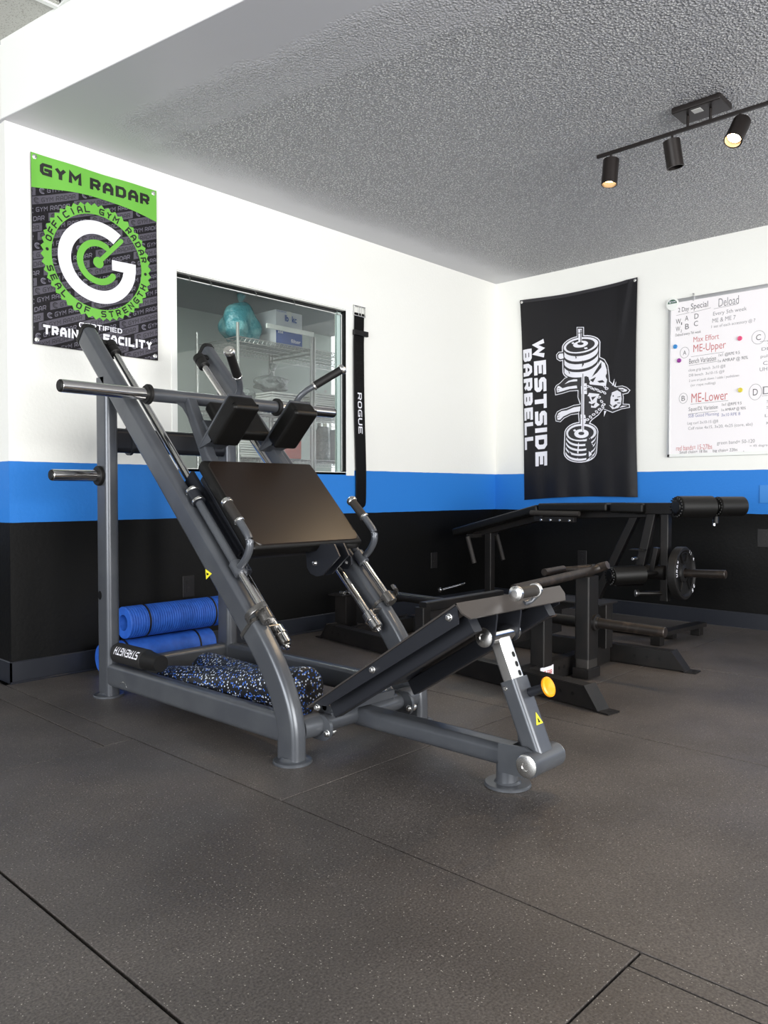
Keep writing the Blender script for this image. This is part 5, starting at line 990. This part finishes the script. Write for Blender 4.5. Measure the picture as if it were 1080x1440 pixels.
# ================================================================ OUTLETS
def outlet(label, P, ax, nn, m='black', duplex=True):
    P = V(P); ax = V(ax); nn = V(nn); up = V((0, 0, 1)); t = thing('outlet', label, 'outlet', tuple(P))
    bm = B(); obox(bm, P + nn * .003, ax, up, nn, (.075, .118, .006), .002); ob('cover_plate', bm, m, t)
    if duplex:
        for s in (-1, 1):
            bm = B(); sweep(bm, [P + up * .021 * s + nn * .006, P + up * .021 * s + nn * .009], rr(.034, .030, .012), up=up); so_ = ob('socket', bm, m, t)
            for q in (-.007, .007): bm = B(); obox(bm, P + up * (.021 * s + .003) + ax * q + nn * .0092, ax, up, nn, (.0025, .009, .0012)); ob('slot', bm, 'gripfoam', so_)
        bm = B(); cyl(bm, P + nn * .005, P + nn * .0075, .004, 10); ob('screw', bm, 'gripfoam', t)
M['outlet'] = mat('painted_over_plastic', srgb(30, 29, 30), .3)
outlet('black painted outlet on the wall behind the hack squat rail', (2.436, WY, .372), (1, 0, 0), (0, -1, 0), 'outlet')
outlet('black painted outlet low on the left wall near the room corner', (4.583, WY, .379), (1, 0, 0), (0, -1, 0), 'outlet')
outlet('black painted outlet below the flag on the right wall', (WX, 2.963, .391), (0, 1, 0), (-1, 0, 0), 'outlet')
outlet('black painted outlet below the whiteboard near the right edge', (WX, 1.665, .598), (0, 1, 0), (-1, 0, 0), 'outlet')
outlet('blank blue painted cover plate on the blue band under the whiteboard', (WX, 1.655, .882), (0, 1, 0), (-1, 0, 0), mat('blue_painted_plate', srgb(50, 128, 205), .4), False)

# ================================================================ TRACK LIGHT
TL = thing('track_light', 'dark bronze track light with four cylinder spots on the ceiling', 'ceiling light', (3.53, 1.37, CZ))
bm = B(); box(bm, 3.455, 3.60, 1.265, 1.48, CZ - .028, CZ - .0005, .006); CN = ob('canopy', bm, 'lampblack', TL)
for yy in (1.33, 1.43): bm = B(); cyl(bm, (3.52, yy, CZ - .028), (3.52, yy, CZ - .082), .006, 12); ob('hanger', bm, 'lampblack', TL)
bm = B(); box(bm, 3.513, 3.527, .84, 1.872, CZ - .092, CZ - .076, .002); ob('track_bar', bm, 'lampblack', TL)
bm = B(); box(bm, 3.48, 3.52, 1.36, 1.40, CZ - .0295, CZ - .028); ob('label', bm, 'paper', CN)
def spot(y, d, on):
    d = V(d).normalized(); j = V((3.52, y, CZ - .084)); k = j - V((0, 0, .055)); t0 = k - d * .028
    bm = B(); cyl(bm, j, k + V((0, 0, .0)), .0055, 12); st = ob('stem', bm, 'lampblack', TL)
    bm = B(); lathe(bm, t0 + V((0, 0, -.004)), d, [(0, .034), (.002, .0375), (.122, .0375), (.122, .034), (.06, .033), (.059, .001)], 30, caps=False); slab_ = None
    lathe(bm, t0 + V((0, 0, -.004)), d, [(0, .0005), (0, .034)], 30, caps=False); SPT = ob('spot_head', bm, 'lampblack', TL)
    c = t0 + d * .098
    bm = B(); lathe(bm, c - d * .03, d, [(0, .012), (.02, .026), (.034, .029), (.036, .001)], 24); ob('bulb', bm, 'bulb' if on else 'paper', SPT)
    bm = B(); lathe(bm, t0 + d * .120, d, [(0, .0375), (.006, .0375), (.006, .0335), (0, .0335)], 30, caps=False); ob('rim', bm, 'lampblack', SPT)
    if on:
        l = bpy.data.lights.new('spot_lamp', 'SPOT'); l.energy = 26; l.color = (1, .74, .46); l.spot_size = math.radians(110); l.spot_blend = .8; l.shadow_soft_size = .03
        o = bpy.data.objects.new('spot_lamp', l); COL.objects.link(o); o.location = c + d * .022; o.rotation_euler = d.to_track_quat('-Z', 'Y').to_euler()
spot(1.80, (-.10, .03, -1), True)
spot(1.50, (.16, -.10, -1), False)
spot(1.205, (-.55, .10, -.80), True)
spot(.93, (.25, .15, -1), False)
